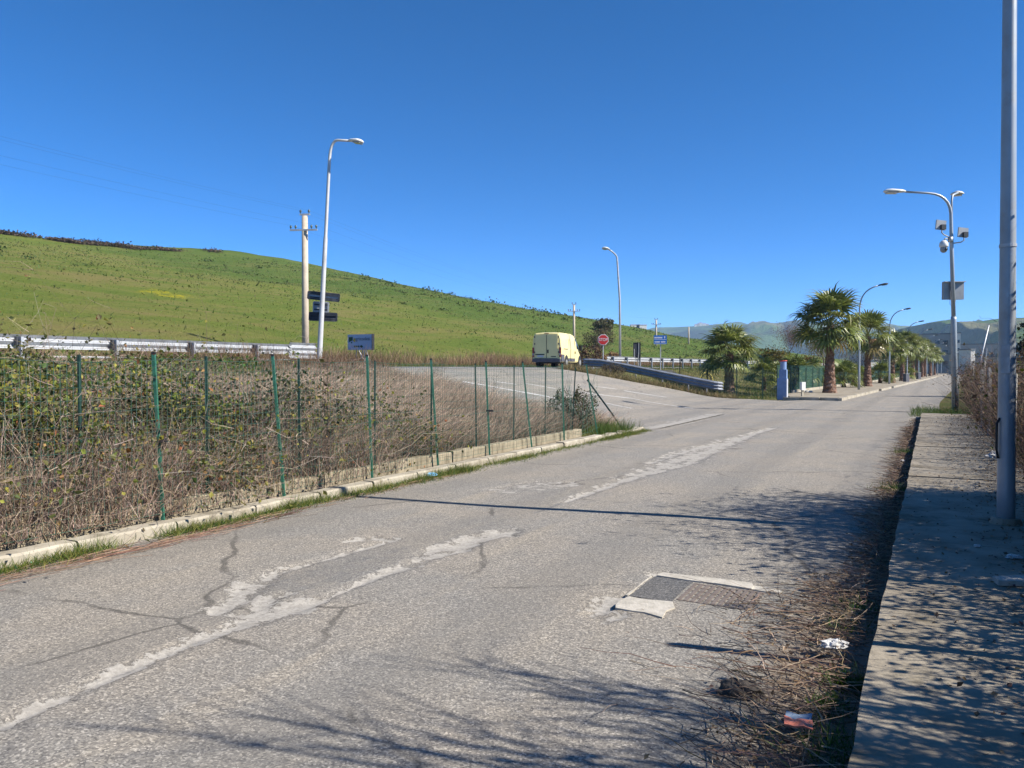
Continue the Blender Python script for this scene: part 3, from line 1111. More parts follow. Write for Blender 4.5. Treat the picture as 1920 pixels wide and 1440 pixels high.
SSv = np.concatenate([np.arange(40.9, 120, 3.0), np.arange(120, 300, 15)])
mb = MB()
v = []
for s in SSv:
    tl = -7.6 if s > 43 else -6.4
    for tp, z in ((KERB_T - 0.17, -0.05), (KERB_T - 0.17, 0.135), (-7.4 if s > 42 else -6.3, 0.15), (-7.4 if s > 42 else -6.3, -0.05)):
        v.append(tuple(palm_pt(float(s), tp, z)))
n = len(SSv)
f = [(i * 4 + j, i * 4 + j + 1, (i + 1) * 4 + j + 1, (i + 1) * 4 + j) for i in range(n - 1) for j in range(3)] + [(3, 2, 1, 0)]
mb.add(v, f)
mb.build("paving", "sidewalk", pw)
s = 40.4
i = 0
while s < 150:
    L = 1.9 if s < 80 else 6.0
    mb = MB()
    dz = random.uniform(-0.012, 0.012)
    if not (56.0 < s < 57.5 or 66 < s < 67.5):
        a, b = palm_pt(s + 0.02, KERB_T), palm_pt(s + L - 0.02, KERB_T)
        a2, b2 = palm_pt(s + 0.02, KERB_T - 0.165), palm_pt(s + L - 0.02, KERB_T - 0.165)
        lo = Vector((0, 0, -0.06))
        mb.prism([a + lo, b + lo, b2 + lo, a2 + lo], (0, 0, 0.20 + dz))
        mb.build("kerb_stone", "concrete", pw)
    s += L
for i in range(3):                       # kerb across the end of the pavement
    mb = MB()
    a, b = palm_pt(40.55, KERB_T - 0.2 - i * 0.86), palm_pt(40.55, KERB_T - 0.2 - (i + 1) * 0.86 + 0.03)
    a2, b2 = palm_pt(40.75, KERB_T - 0.2 - i * 0.86), palm_pt(40.75, KERB_T - 0.2 - (i + 1) * 0.86 + 0.03)
    lo = Vector((0, 0, -0.06))
    mb.prism([a + lo, b + lo, b2 + lo, a2 + lo], (0, 0, 0.20 + random.uniform(-0.03, 0.01)))
    mb.build("kerb_stone", "concrete", pw)

# ------------------------------------------------------------------ left kerb and low wall
kerb = structure(thing("kerb", None, None))
s = 1.0
while s < 18.6:
    L = 1.0
    mb = MB()
    j = random.uniform(-0.012, 0.012)
    n = 6
    top, bot = [], []
    vs, fs = [], []
    for i in range(n + 1):
        q = s + 0.012 + (L - 0.024) * i / n
        w0 = -6.44 + j + random.uniform(-0.008, 0.008)
        h = 0.105 + j * 0.6 + random.uniform(-0.006, 0.006) if s < 16 else 0.08 + random.uniform(-0.03, 0.02)
        for (tq, zq) in ((w0, -0.08), (w0, h - 0.02), (w0 - 0.02, h), (w0 - 0.19, h), (w0 - 0.19, -0.08)):
            vs.append(tuple(P3(q, tq, zq)))
    for i in range(n):
        for k_ in range(4):
            fs.append((i * 5 + k_, (i + 1) * 5 + k_, (i + 1) * 5 + k_ + 1, i * 5 + k_ + 1))
    fs += [(0, 1, 2, 3, 4), tuple(n * 5 + k_ for k_ in (4, 3, 2, 1, 0))]
    mb.add(vs, fs)
    mb.build("kerb_stone", "concrete", kerb)
    s += L

wall = thing("low_wall", "low stained concrete wall behind the left kerb, under the wire fences", "wall", P3(1, -6.9, 0))
s = 1.0
while s < 15.6:
    L = random.choice([0.98, 1.5, 1.5, 2.0])
    L = min(L, 15.7 - s)
    mb = MB()
    vs, fs = [], []
    n = 8
    lean = random.uniform(-0.015, 0.015)
    h0 = 0.245 + random.uniform(-0.015, 0.012)
    for i in range(n + 1):
        q = s + 0.01 + (L - 0.02) * i / n
        h = h0 + random.uniform(-0.012, 0.006)
        for (tq, zq) in ((-6.80, -0.05), (-6.80 + lean, h - 0.015), (-6.815 + lean, h), (-6.93 + lean, h), (-6.93, -0.05)):
            vs.append(tuple(P3(q, tq, zq) - wall.location))
    for i in range(n):
        for k_ in range(4):
            fs.append((i * 5 + k_, (i + 1) * 5 + k_, (i + 1) * 5 + k_ + 1, i * 5 + k_ + 1))
    fs += [(0, 1, 2, 3, 4), tuple(n * 5 + k_ for k_ in (4, 3, 2, 1, 0))]
    mb.add(vs, fs)
    mb.build("wall_panel", "wall_concrete", wall)
    s += L
wall["kind"] = "thing"


# ================================================================== FENCES
def wire_panel(mb, A, B, z0, z1, pitch=0.06, rows=12, r=0.0016, sag=0.0, jitter=0.0):
    """welded wire between two posts: upright and level wires, A and B are ground points"""
    A, B = Vector(A), Vector(B)
    L = (B - A).length
    nrm = (B - A).cross(Vector((0, 0, 1))).normalized()
    nv = max(2, int(L / pitch))
    P0, P1 = [], []
    for i in range(nv):
        k = i / nv
        p = A.lerp(B, k) + nrm * (math.sin(k * math.pi) * jitter + random.uniform(-0.004, 0.004))
        d = math.sin(k * math.pi) * sag
        P0.append(tuple(p + Vector((0, 0, z0))))
        P1.append(tuple(p + Vector((0, 0, z1 - d)) + nrm * random.uniform(-0.004, 0.004)))
    P0, P1 = np.array(P0), np.array(P1)
    off = np.array([[r, 0, 0], [-r * 0.5, r * 0.87, 0], [-r * 0.5, -r * 0.87, 0]])
    v = np.stack([P0[:, None] + off, P1[:, None] + off], 1).reshape(-1, 3)
    i6 = (np.arange(nv) * 6)[:, None]
    f = np.concatenate([i6 + np.array([0, 1, 4, 3]), i6 + np.array([1, 2, 5, 4]), i6 + np.array([2, 0, 3, 5])])
    mb.add(v, f)
    for j in range(rows + 1):
        path = []
        for k in np.linspace(0, 1, 7):
            p = A.lerp(B, float(k)) + nrm * (math.sin(k * math.pi) * jitter)
            zz = z0 + (z1 - z0 - math.sin(k * math.pi) * sag) * j / rows
            path.append(p + Vector((0, 0, zz)))
        mb.tube(path, r * (1.5 if j in (0, rows, rows // 2) else 1.0), 3, False)


# front fence: photo positions of post feet and tops
front = [((-20, 1050), (-42, 662)), ((303, 976), (288, 664)), ((531, 932), (511, 668)), ((697, 896), (688, 668)), ((821, 871), (808, 675)), ((918, 852), (911, 679)), ((997, 835), (980, 680)), ((1058, 822), (1054, 682)), ((1120, 806), (1099, 683))]
fence1 = thing("wire_fence", "green wire fence with leaning posts on the kerb beside the road", "fence", P3(3.0, -6.72, 0.1))
feet, tops = [], []
for (bu, bv), (tu, tvv) in front:
    k = (bu - 960) / F_PX
    s = (k * (-SA * -6.715) - CA * -6.715) / (SA - k * CA)
    b = P3(s, -6.715, 0.10)
    tp_ = at(tu, tvv, b.y)
    feet.append(b)
    tops.append(b + (tp_ - b).normalized() * min((tp_ - b).length, 1.75))
for i, (b, tp_) in enumerate(zip(feet, tops)):
    mb = MB()
    d = (tp_ - b).normalized()
    a, c = b - d * 0.15 - fence1.location, tp_ - fence1.location
    mb.bar(a, c, 0.030, 0.030)
    post = mb.build("post", "green_post", fence1)
    mb = MB()
    mb.box(c + d * 0.012, (0.035, 0.035, 0.024))
    mb.build("cap", "plastic_black", post)
    if i in (1, 5):
        mb = MB()
        q = a.lerp(c, 0.52)
        mb.box(q + Vector((0.03, -0.02, 0)), (0.12, 0.05, 0.035))
        mb.build("clamp", "plastic_black", post)
mb = MB()
for i in range(len(feet) - 2):
    A, B = feet[i] - fence1.location, feet[i + 1] - fence1.location
    wire_panel(mb, A, B, 0.05, min(tops[i].z, tops[i + 1].z) - 0.14, 0.055, 13, 0.0017, 0.03, 0.02)
# torn last bay hanging loose
A, B = feet[-2] - fence1.location, feet[-1] - fence1.location
for i in range(14):
    k = i / 13.0
    p = A.lerp(B, k)
    z1 = 1.5 - 1.0 * math.sin(k * math.pi) * (0.6 + 0.4 * random.random())
    mid = p + Vector((random.uniform(-0.1, 0.15), random.uniform(-0.1, 0.1), z1 * 0.55))
    mb.tube([p + Vector((0, 0, 0.03)), mid, p + Vector((random.uniform(-0.12, 0.12), 0, z1))], 0.0025, 3, False)
for j in range(9):
    z = 0.15 + j * 0.16
    path = [A.lerp(B, float(k)) + Vector((0, 0, z * (1 - 0.65 * math.sin(k * math.pi)))) + Vector((random.uniform(-0.05, 0.05), random.uniform(-0.05, 0.05), 0)) for k in np.linspace(0, 1, 9)]
    mb.tube(path, 0.0025, 3, False)
mb.build("wire_mesh", "green_wire", fence1)

back = [((-60, 985), (-60, 664)), ((150, 960), (148, 665)), ((388, 925), (386, 668)), ((561, 890), (560, 672)), ((702, 872), (703, 676)), ((808, 850), (809, 678)), ((893, 832), (891, 681)), ((963, 822), (964, 684)), ((1022, 812), (1023, 684)), ((1073, 790), (1079, 690))]
fence2 = thing("wire_fence", "older dark green wire fence standing on the low wall among dry brush", "fence", P3(3.0, -6.88, 0.2))
feet, tops = [], []
for (bu, bv), (tu, tvv) in back:
    k = (bu - 960) / F_PX
    # the wall line t = -6.87
    s = (k * (-SA * -6.87) - CA * -6.87) / (SA - k * CA)
    b = P3(s, -6.87, 0.24)
    tp_ = at(tu, tvv, b.y)
    feet.append(b)
    tops.append(b + (tp_ - b).normalized() * min((tp_ - b).length, 1.6))
for b, tp_ in zip(feet, tops):
    mb = MB()
    mb.bar(b - fence2.location, tp_ - fence2.location, 0.024)
    post = mb.build("post", "green_post_old", fence2)
mb = MB()
for i in range(len(feet) - 1):
    wire_panel(mb, feet[i] - fence2.location, feet[i + 1] - fence2.location, 0.05, min(tops[i].z, tops[i + 1].z) - 0.30, 0.06, 12, 0.0012, 0.03, 0.02)
mb.build("wire_mesh", "green_post_old", fence2)

# fallen post at the end of the fence
a = on_plane(1167, 803, 0.05)
b = at(1101, 712, a.y + 0.35)
mb = MB()
o_ = a.copy()
kink = a.lerp(b, 0.22) + Vector((-0.03, 0, 0.05))
mb.bar(a - o_ + Vector((0, 0, -0.05)), kink - o_, 0.03)
mb.bar(kink - o_, b - o_, 0.036)
tag(mb.build("fence_post", "green_post_old", loc=o_), "bent dark post toppled across the torn end of the wire fence", "post")

# ------------------------------------------------------------------ green fence along the palm street
pf = thing("mesh_fence", "tall green mesh fence behind the row of street palms", "fence", palm_pt(42.3, -6.9))
line = [Vector(P3(46.2, -13.5)), Vector(P3(45.0, -11.5)), Vector(P3(44.0, -9.6)), Vector(P3(43.0, -8.0)), palm_pt(42.6, -7.3)]
s = 45.0
while s < 190:
    line.append(palm_pt(s, -7.55, 0.0))
    s += 2.4
fpost = None
base = pf.location
for i, p in enumerate(line):
    if i > 44:
        break
    mb = MB()
    mb.bar((0, 0, -0.1), (0, 0, 1.62 if i < 5 else 1.85), 0.05)
    if fpost is None:
        fpost = mb.mesh("post", "green_post_old")
    mb_ = put("post", fpost, pf, p - base)
mb = MB()
for i in range(len(line) - 1):
    A, B = line[i] - base, line[i + 1] - base
    wire_panel(mb, A, B, 0.08, 1.5 if i < 4 else 1.75, 0.11 if i < 14 else 0.2, 8, 0.004 if i < 14 else 0.008)
mb.build("wire_mesh", "green_wire", pf)
# a shade net fixed inside, from the second bay
netm, nt_, nb_, no_ = new_mat("green_shade_net")
tcn = nt_.nodes.new("ShaderNodeTexCoord")
nn = noise_tex(nt_, tcn.outputs["Object"], 1.2, 5)
nt_.links.new(mixc(nt_, nn, (0.010, 0.065, 0.045), (0.022, 0.10, 0.068)), nb_.inputs["Base Color"])
nb_.inputs["Roughness"].default_value = 0.8
tr = nt_.nodes.new("ShaderNodeBsdfTransparent")
mx = nt_.nodes.new("ShaderNodeMixShader")
mx.inputs[0].default_value = 0.5
nt_.links.new(tr.outputs[0], mx.inputs[1])
nt_.links.new(nb_.outputs[0], mx.inputs[2])
nt_.links.new(mx.outputs[0], no_.inputs[0])
MAT["net"] = netm
mb = MB()
v, f = [], []
inward = Vector((-CA, SA, 0)) * 0.05
pl = line[6:]
for i, p in enumerate(pl):
    v += [tuple(p - base + inward + Vector((0, 0, 0.25))), tuple(p - base + inward + Vector((0, 0, 1.7)))]
f = [(2 * i, 2 * i + 2, 2 * i + 3, 2 * i + 1) for i in range(len(pl) - 1)]
mb.add(v, f)
mb.build("shade_net", "net", pf)
mb = MB()
for i in range(6, len(line) - 1):
    A, B = line[i] - base, line[i + 1] - base
    w = Vector((CA, -SA, 0)) * 0.12
    mb.prism([A - w * 0.3, B - w * 0.3, B + w, A + w], (0, 0, 0.30))
mb.build("plinth", "concrete", pf)


# ================================================================== CRASH BARRIERS
def beam(mb, path, up, waves=2, side=None):
    """corrugated beam: path = centre line points, height split in waves"""
    h = 0.31 if waves == 2 else 0.50
    prof = []
    n = waves * 6
    for i in range(n + 1):
        k = i / n
        prof.append((0.04 * math.cos(k * waves * 2 * math.pi), (k - 0.5) * h))
    path = [Vector(p) for p in path]
    v, f = [], []
    for i, p in enumerate(path):
        d = (path[min(i + 1, len(path) - 1)] - path[max(i - 1, 0)])
        d.z = 0
        nrm = d.normalized().cross(Vector((0, 0, 1)))
        for th in (0.0, -0.006):
            for (o, z) in prof:
                v.append(tuple(p + nrm * (o + th) + Vector((0, 0, z))))
    m = len(prof)
    for i in range(len(path) - 1):
        a, b = i * 2 * m, (i + 1) * 2 * m
        for j in range(m - 1):
            f.append((a + j, b + j, b + j + 1, a + j + 1))
            f.append((a + m + j, a + m + j + 1, b + m + j + 1, b + m + j))
        f.append((a, a + m, b + m, b))
        f.append((a + m - 1, b + m - 1, b + 2 * m - 1, a + 2 * m - 1))
    mb.add(v, f)


def barrier(name, label, pts_, posts, waves, mat, off=1.0, post_h=0.75, endcap=None, skip_posts=False):
    t = thing(name, label, "crash barrier", pts_[0] - Vector((0, 0, 0.62)))
    o = t.location
    mb = MB()
    beam(mb, [p - o for p in pts_], 1, waves)
    mb.build("rail", mat, t)
    for p, nrm in posts:
        mb = MB()
        q = p - o + nrm * 0.17
        zt = 0.10
        mb.box((q.x, q.y, q.z - 0.42), (0.10, 0.06, 1.04), Matrix.Rotation(math.atan2(nrm.y, nrm.x), 3, 'Z'))
        po = mb.build("post", mat, t)
        mb = MB()
        q2 = p - o + nrm * 0.085
        mb.box((q2.x, q2.y, q2.z), (0.09, 0.16, 0.2), Matrix.Rotation(math.atan2(nrm.y, nrm.x), 3, 'Z'))
        mb.build("spacer_block", "lamp_dark", po)
    return t


tow = Vector((CA, -SA, 0))      # towards the near road
LB_T = -17.75
pp = [P3(s, LB_T, None, 0.63) for s in np.arange(-14, 18.3, 0.8)]
posts = [(P3(s, LB_T, None, 0.63), tow) for s in np.arange(-12.8, 18, 2.25)]
t = barrier("guardrail", "long galvanised crash barrier above the brambles, left of the lamp post", pp, posts, 2, "galv")
mb = MB()
e = [P3(17.9 + i * 0.15, LB_T + 0.012, None, 0.60) - t.location for i in range(9)]
beam(mb, e, 1, 3)
mb.build("end_panel", "galv", t)
mb = MB()
a, b = P3(-14, LB_T + 0.12, None, 0.30) - t.location, P3(17.8, LB_T + 0.12, None, 0.30) - t.location
mb.tube([a, b], 0.03, 6)
mb.build("lower_tube", "galv", t)

pp = [P3(s, -18.15 + float(bend(s)), None, 0.63) for s in np.concatenate([np.arange(45.4, 90, 1.5), np.arange(90, 200, 6)])]
posts = [(P3(s, -18.15 + float(bend(s)), None, 0.63), tow) for s in np.arange(46, 100, 2.25)]
barrier("guardrail", "galvanised crash barrier with exposed posts along the far road, behind the blue sign", pp, posts, 2, "galv")

# flared barrier down into the junction, its face in shade
key = [(1104, 680, 46.0), (1125, 681, 45.6), (1160, 687, 45.0), (1200, 695, 44.3), (1240, 703, 43.6), (1280, 711, 43.0), (1315, 718, 42.5), (1331, 721, 42.2)]
pp = [at(u, v, Y) for (u, v, Y) in key]
dense = []
for a, b in zip(pp[:-1], pp[1:]):
    dense += [a.lerp(b, i / 4) for i in range(4)]
dense.append(pp[-1])
nrmr = Vector((0.51, 0.86, 0))
posts = [(dense[i], nrmr) for i in (1, 6, 11, 16, 21, 26)]
t = barrier("guardrail", "bluish shaded three-wave crash barrier running down to a flared end by the palm", dense[::-1], posts, 3, "galv_shaded")
mb = MB()
d = (pp[-1] - pp[-2]).normalized()
fl_ = [pp[-1] + d * 0.0, pp[-1] + d * 0.25 + nrmr * 0.03, pp[-1] + d * 0.45 + nrmr * 0.12, pp[-1] + d * 0.58 + nrmr * 0.3, pp[-1] + d * 0.6 + nrmr * 0.5]
beam(mb, [p - t.location + Vector((0, 0, -0.01)) for p in fl_][::-1], 1, 3)
mb.build("flared_end", "galv_shaded", t)
mb = MB()
a = pp[0]
d = (pp[0] - pp[1]).normalized()
fl_ = [a, a + d * 0.3 + nrmr * 0.05, a + d * 0.5 + nrmr * 0.25, a + d * 0.5 + nrmr * 0.6]
beam(mb, [p - t.location + Vector((0, 0, -0.01)) for p in fl_], 1, 3)
mb.build("flared_end", "galv_shaded", t)


# ================================================================== POLES AND LAMPS
def lamp_head(mb_h, mb_g, p, d, L=0.62, w=0.26):
    """cobra-head luminaire starting at p and pointing along d"""
    d = Vector(d).normalized()
    q = d.to_track_quat('X', 'Z').to_matrix()
    prof = [(0.0, 0.06, 0.05), (0.12, 0.11, 0.075), (0.3, 0.15, 0.085), (0.62, 0.19, 0.10), (0.85, 0.15, 0.085), (0.97, 0.08, 0.05), (1.0, 0.02, 0.02)]
    v, f = [], []
    m = 10
    for (k, hw, hh) in prof:
        for i in range(m):
            th = 2 * math.pi * i / m
            zz = math.sin(th) * hh
            if zz < 0:
                zz *= 0.35
            lv = Vector((k * L, math.cos(th) * hw * w / 0.26, zz))
            v.append(tuple(p + q @ lv))
    for i in range(len(prof) - 1):
        for j in range(m):
            j2 = (j + 1) % m
            f.append((i * m + j, i * m + j2, (i + 1) * m + j2, (i + 1) * m + j))
    f += [tuple(range(m - 1, -1, -1)), tuple((len(prof) - 1) * m + j for j in range(m))]
    mb_h.add(v, f)
    c = p + q @ Vector((L * 0.62, 0, -0.045))
    mb_g.box(c, (L * 0.5, w * 0.95, 0.03), q)


def arc(c0, c1, c2, n=6):
    """bezier corner"""
    return [Vector(c0).lerp(Vector(c1), k).lerp(Vector(c1).lerp(Vector(c2), k), k) for k in np.linspace(0, 1, n)]


# leaning lamp post on the left
base = P3(22.4, -17.2)
b0 = at(598, 690, 27.5)
top = at(619, 275, 27.5)
elb = at(621, 262, 27.5)
hd = at(657, 264, 27.3)
lp = thing("street_lamp", "pale street lamp leaning right, rising beside the left crash barrier", "street lamp", b0 - Vector((0, 0, 0.5)))
o = lp.location
mb = MB()
path = [Vector((0, 0, 0)), b0 - o] + [(b0 - o).lerp(top - o, k) for k in (0.3, 0.58, 0.6, 0.95)]
path += arc(path[-1], elb - o, (elb - o).lerp(hd - o, 0.35), 6)[1:]
path += [hd - o]
mb.tube(path, [0.10, 0.098, 0.088, 0.078, 0.062, 0.055, 0.052, 0.05, 0.048, 0.046, 0.044, 0.04], 12)
mb.build("pole", "white_pole", lp, True)
mh, mg = MB(), MB()
lamp_head(mh, mg, hd - o - (hd - elb).normalized() * 0.05, (hd - elb) + Vector((0, 0, -0.03)), 0.55, 0.30)
mh.build("lamp_head", "lamp_white", lp, True)
mg.build("lens", "lamp_glass", lp)

# sign boards clamped to that lamp post, seen from behind
def sign_back(name, label, cu, cv, w_px, h_px, Y, mat, rz, tilt, frame=None):
    c = at(cu, cv, Y)
    w, h = w_px / F_PX * Y, h_px / F_PX * Y
    t = thing(name, label, "sign", c - Vector((0, 0, h / 2)), rz)
    rot = Matrix.Rotation(tilt, 3, 'Y')
    mb = MB()
    mb.box((0, 0, h / 2), (w, 0.025, h), rot)
    mb.build("panel", mat, t)
    mb = MB()
    for (x, z, a, b) in ((0, h / 2, w, 0.05), (0, -h / 2, w, 0.05), (w / 2, 0, 0.05, h), (-w / 2, 0, 0.05, h)):
        q = rot @ Vector((x, -0.03, z))
        mb.box((q.x, q.y, q.z + h / 2), (a, 0.05, b), rot)
    mb.build("frame", frame or "sign_back_dark", t)
    mb = MB()
    for k in (-0.25, 0.25):
        q = rot @ Vector((0, -0.04, k * h))
        mb.box((q.x, q.y, q.z + h / 2), (w * 0.92, 0.03, 0.045), rot)
    mb.build("bracket", "sign_back_dark", t)
    return t


sign_back("sign_board", "upper long dark sign board, back view, on the leaning lamp post", 607, 556, 57, 13, 27.7, "sign_back_grey", R(8), R(5))
sign_back("sign_board", "small pale square sign between two dark boards on the leaning lamp", 602, 576, 27, 18, 27.7, "sign_back_grey", R(5), R(2), "sign_back_grey")
sign_back("sign_board", "lower dark sign board, back view, on the leaning lamp post", 606, 594, 50, 14, 27.7, "sign_back_dark", R(6), R(2))


# concrete electricity pole
def power_pole(label, foot, top, r0, r1, arms=True, group=None, ang=0.0):
    t = thing("utility_pole", label, "utility pole", foot, ang, group)
    H = (top - foot).length
    mb = MB()
    mb.tube([(0, 0, -0.3), (0, 0, H * 0.5), (0, 0, H)], [r0, (r0 + r1) / 2, r1], 12)
    mb.build("pole", "pole_concrete", t, True)
    if arms:
        for z, w in ((H + 0.08, 0.55), (H - 0.75, 1.45)):
            mb = MB()
            mb.box((0, -r1 - 0.03 if z < H else 0, z), (w, 0.07, 0.08))
            arm = mb.build("crossarm", "galv", t)
            xs = (-w / 2 + 0.05, w / 2 - 0.05) if w < 1 else (-0.68, -0.42, 0.42, 0.68)
            for x in xs:
                mb = MB()
                y = -r1 - 0.03 if z < H else 0
                mb.tube([(x, y, z + 0.03), (x, y, z + 0.09), (x, y, z + 0.12), (x, y, z + 0.2), (x, y, z + 0.25)], [0.012, 0.02, 0.055, 0.06, 0.02], 8)
                mb.build("insulator", "insulator", arm, True)
    return t


PP = [(at(573, 690, 40.0), at(568.5, 405, 40.0)), (at(1076, 690, 93), at(1076, 572, 93)), (at(1230, 685, 124), at(1230.5, 600, 124)), (at(1291, 682, 148), at(1291.5, 613, 148))]
names = ["stout concrete utility pole with crossarms beside the leaning lamp", "distant utility pole rising behind the yellow van", "distant utility pole directly behind the blue direction sign", "farthest bare utility pole right of the blue direction sign"]
poles = []
for i, (a, b) in enumerate(PP):
    s, t_ = ST(a.x, a.y)
    tp_ = t_ - float(bend(s))
    zf = float(hill_z(np.array(s), np.array(tp_))) if tp_ < -28 else float(ground_z(s, t_))
    a.z = zf
    poles.append(power_pole(names[i], a, b, 0.19 if i == 0 else 0.17, 0.15 if i == 0 else 0.12, i < 3, None, R(-6)))
# cables along the line
offs = [(-0.25, 0.3), (0.25, 0.3), (-0.68, -0.48), (0.68, -0.48)]
tops_ = [b for (a, b) in PP]
prev = tops_[0] + Vector((-0.50, -0.866, 0.0)) * 42 + Vector((0, 0, 1.2))
chain = [prev] + tops_
labels = ["left top cable of the overhead line crossing the blue sky", "right top cable of the overhead line crossing the blue sky", "left lower cable of the overhead line on the crossarm", "right lower cable of the overhead line on the crossarm"]
for (dx, dz), lb in zip(offs, labels):
    mb = MB()
    path = []
    for a, b in zip(chain[:-1], chain[1:]):
        for k in np.linspace(0, 1, 14)[:-1]:
            p = a.lerp(b, float(k))
            path.append(p + Vector((dx, 0, dz - 4 * 0.5 * k * (1 - k))))
    path.append(chain[-1] + Vector((dx, 0, dz)))
    mb.tube(path, 0.0022, 4)
    tag(mb.build("overhead_cable", "cable"), lb, "cable", "overhead cables")

# lamp behind the junction barrier
foot = P3(48.4, -17.6)
lp = thing("street_lamp", "slender street lamp with small white head behind the junction barrier", "street lamp", at(1163, 700, 51))
o = lp.location
path = [Vector((0, 0, -0.3)), at(1162, 560, 51) - o, at(1157, 483, 51) - o]
path += arc(path[-1], at(1155.5, 476, 51) - o, at(1142, 468, 50.6) - o, 5)[1:]
mb = MB()
mb.tube(path, [0.085, 0.07, 0.052, 0.05, 0.048, 0.046, 0.045], 10)
mb.build("pole", "galv", lp, True)
mh, mg = MB(), MB()
lamp_head(mh, mg, path[-1], Vector((-0.5, -0.35, 0.08)), 0.55, 0.34)
mh.build("lamp_head", "lamp_white", lp, True)
mg.build("lens", "lamp_glass", lp)

# twin-arm lamp on the right with cameras
bx = at(1791, 769, 27.6)
bx.z = 0.0
cl = thing("street_lamp", "grey twin-arm street lamp carrying cameras and a cabinet by the sidewalk end", "street lamp", bx)
o = cl.location
Yc = bx.y
tp_ = at(1783, 400, Yc)
path = [Vector((0, 0, -0.2)), at(1788, 600, Yc) - o, at(1784.5, 470, Yc) - o, tp_ - o]
corner = arc(tp_ - o, at(1780, 364, Yc) - o, at(1740, 362, Yc) - o, 7)[1:]
mb = MB()
mb.tube(path[:2] + [at(1788, 594, Yc) - o], [0.105, 0.095, 0.09], 12)
mb.tube([at(1788, 596, Yc) - o] + path[2:] + corner + [at(1697, 359.5, Yc) - o], [0.072, 0.066, 0.055, 0.05, 0.046, 0.044, 0.042, 0.04, 0.038, 0.036][:4 + len(corner)] , 12)
mb.build("pole", "pole_paint", cl, True)
mb = MB()
mb.tube([at(1784, 410, Yc) - o + Vector((0.02, 0.02, 0)), at(1784, 376, Yc) - o + Vector((0.02, 0.02, 0)), at(1786, 366, Yc + .1) - o, at(1796, 361, Yc + 0.3) - o], 0.035, 10)
mb.build("second_arm", "pole_paint", cl, True)
mh, mg = MB(), MB()
lamp_head(mh, mg, at(1697, 359.5, Yc) - o, Vector((-1, 0.05, 0.02)), 0.75, 0.30)
mh.build("lamp_head", "lamp_white", cl, True)
mg.build("lens", "lamp_glass", cl)
mh, mg = MB(), MB()
lamp_head(mh, mg, at(1795, 361, Yc + 0.3) - o, Vector((0.45, 0.8, 0.05)), 0.65, 0.32)
mh.build("lamp_head", "lamp_white", cl, True)
mg.build("lens", "lamp_glass", cl)
mb = MB()
mb.tube([(0, 0, 0.0), (0, 0, 1.3)], 0.112, 12)
mb.build("base_sleeve", "lamp_dark", cl, True)

# radio panels, dome camera and cabinet on that pole
for (cu, cv, lab, jx) in ((1764, 422, "grey square radio panel left of the camera pole", 1783), (1805.5, 436, "grey square radio panel right of the camera pole", 1786)):
    c = at(cu, cv, Yc - 0.15)
    t = thing("antenna_panel", lab, "antenna", c - Vector((0, 0, 0.18)), R(6), "radio panels on the camera pole")
    mb = MB()
    mb.box((0, 0, 0.18), (0.37, 0.05, 0.34), Matrix.Rotation(R(5), 3, 'Y'))
    mb.build("panel", "sign_back_grey", t)
    mb = MB()
    mb.box((0.05, -0.06, 0.10), (0.17, 0.10, 0.17))
    mb.build("rear_housing", "lamp_dark", t)
    mb = MB()
    j = at(jx, cv + (32 if cu < 1780 else 27) * 0.75, Yc) - t.location
    j = Matrix.Rotation(-R(6), 3, 'Z') @ j
    mb.tube([(0, -0.06, 0.05), (0.0, -0.06, -0.10), (0.1 if cu < 1780 else -0.1, -0.04, -0.17), j], 0.022, 8)
    mb.build("bracket", "galv", t, True)
c = at(1769.5, 462, Yc - 0.2)
t = thing("surveillance_camera", "round dome surveillance camera hanging on the twin-arm lamp", "camera", c - Vector((0, 0, 0.2)))
mb = MB()
mb.tube([(0, 0, 0.42), (0, 0, 0.40), (0, 0, 0.32), (0, 0, 0.20), (0, 0, 0.17)], [0.02, 0.08, 0.14, 0.15, 0.13], 14)
mb.build("housing", "lamp_white", t, True)
mb = MB()
mb.sphere((0, 0, 0.10), (0.12, 0.12, 0.13), 14, 9)
d_ = mb.build("dome", "sign_back_grey", t, True)
mb = MB()
mb.tube([(0.02, -0.09, 0.09), (0.03, -0.135, 0.085)], [0.06, 0.05], 12)
mb.build("lens", "glass_dark", d_, True)
mb = MB()
mb.tube([(0, 0, 0.40), (0.05, 0, 0.48), at(1781, 448, Yc) - t.location], 0.025, 8)
mb.box(at(1782, 449, Yc - 0.08) - t.location, (0.12, 0.12, 0.18))
mb.build("bracket", "sign_back_grey", t, True)
c = at(1786.5, 545.5, Yc + 0.16)
t = thing("equipment_cabinet", "flat grey equipment cabinet strapped behind the camera pole", "cabinet", c - Vector((0, 0, 0.32)), R(-3))
mb = MB()
mb.box((0, 0, 0.32), (0.70, 0.16, 0.62))
mb.build("case", "sign_back_grey", t)
mb = MB()
mb.box((0, -0.085, 0.635), (0.74, 0.2, 0.03))
mb.build("lid", "galv", t)
for i, x in enumerate((-0.12, -0.07, -0.03)):
    mb = MB()
    mb.tube([(x, -0.05, 0.02), (x - 0.01, -0.07, -0.15), (x + 0.03, -0.07, -0.22), (x + 0.08, -0.07, -0.12), (0.06, -0.08, 0.0)], 0.008, 6)
    mb.build("cable", "plastic_black", t, True)

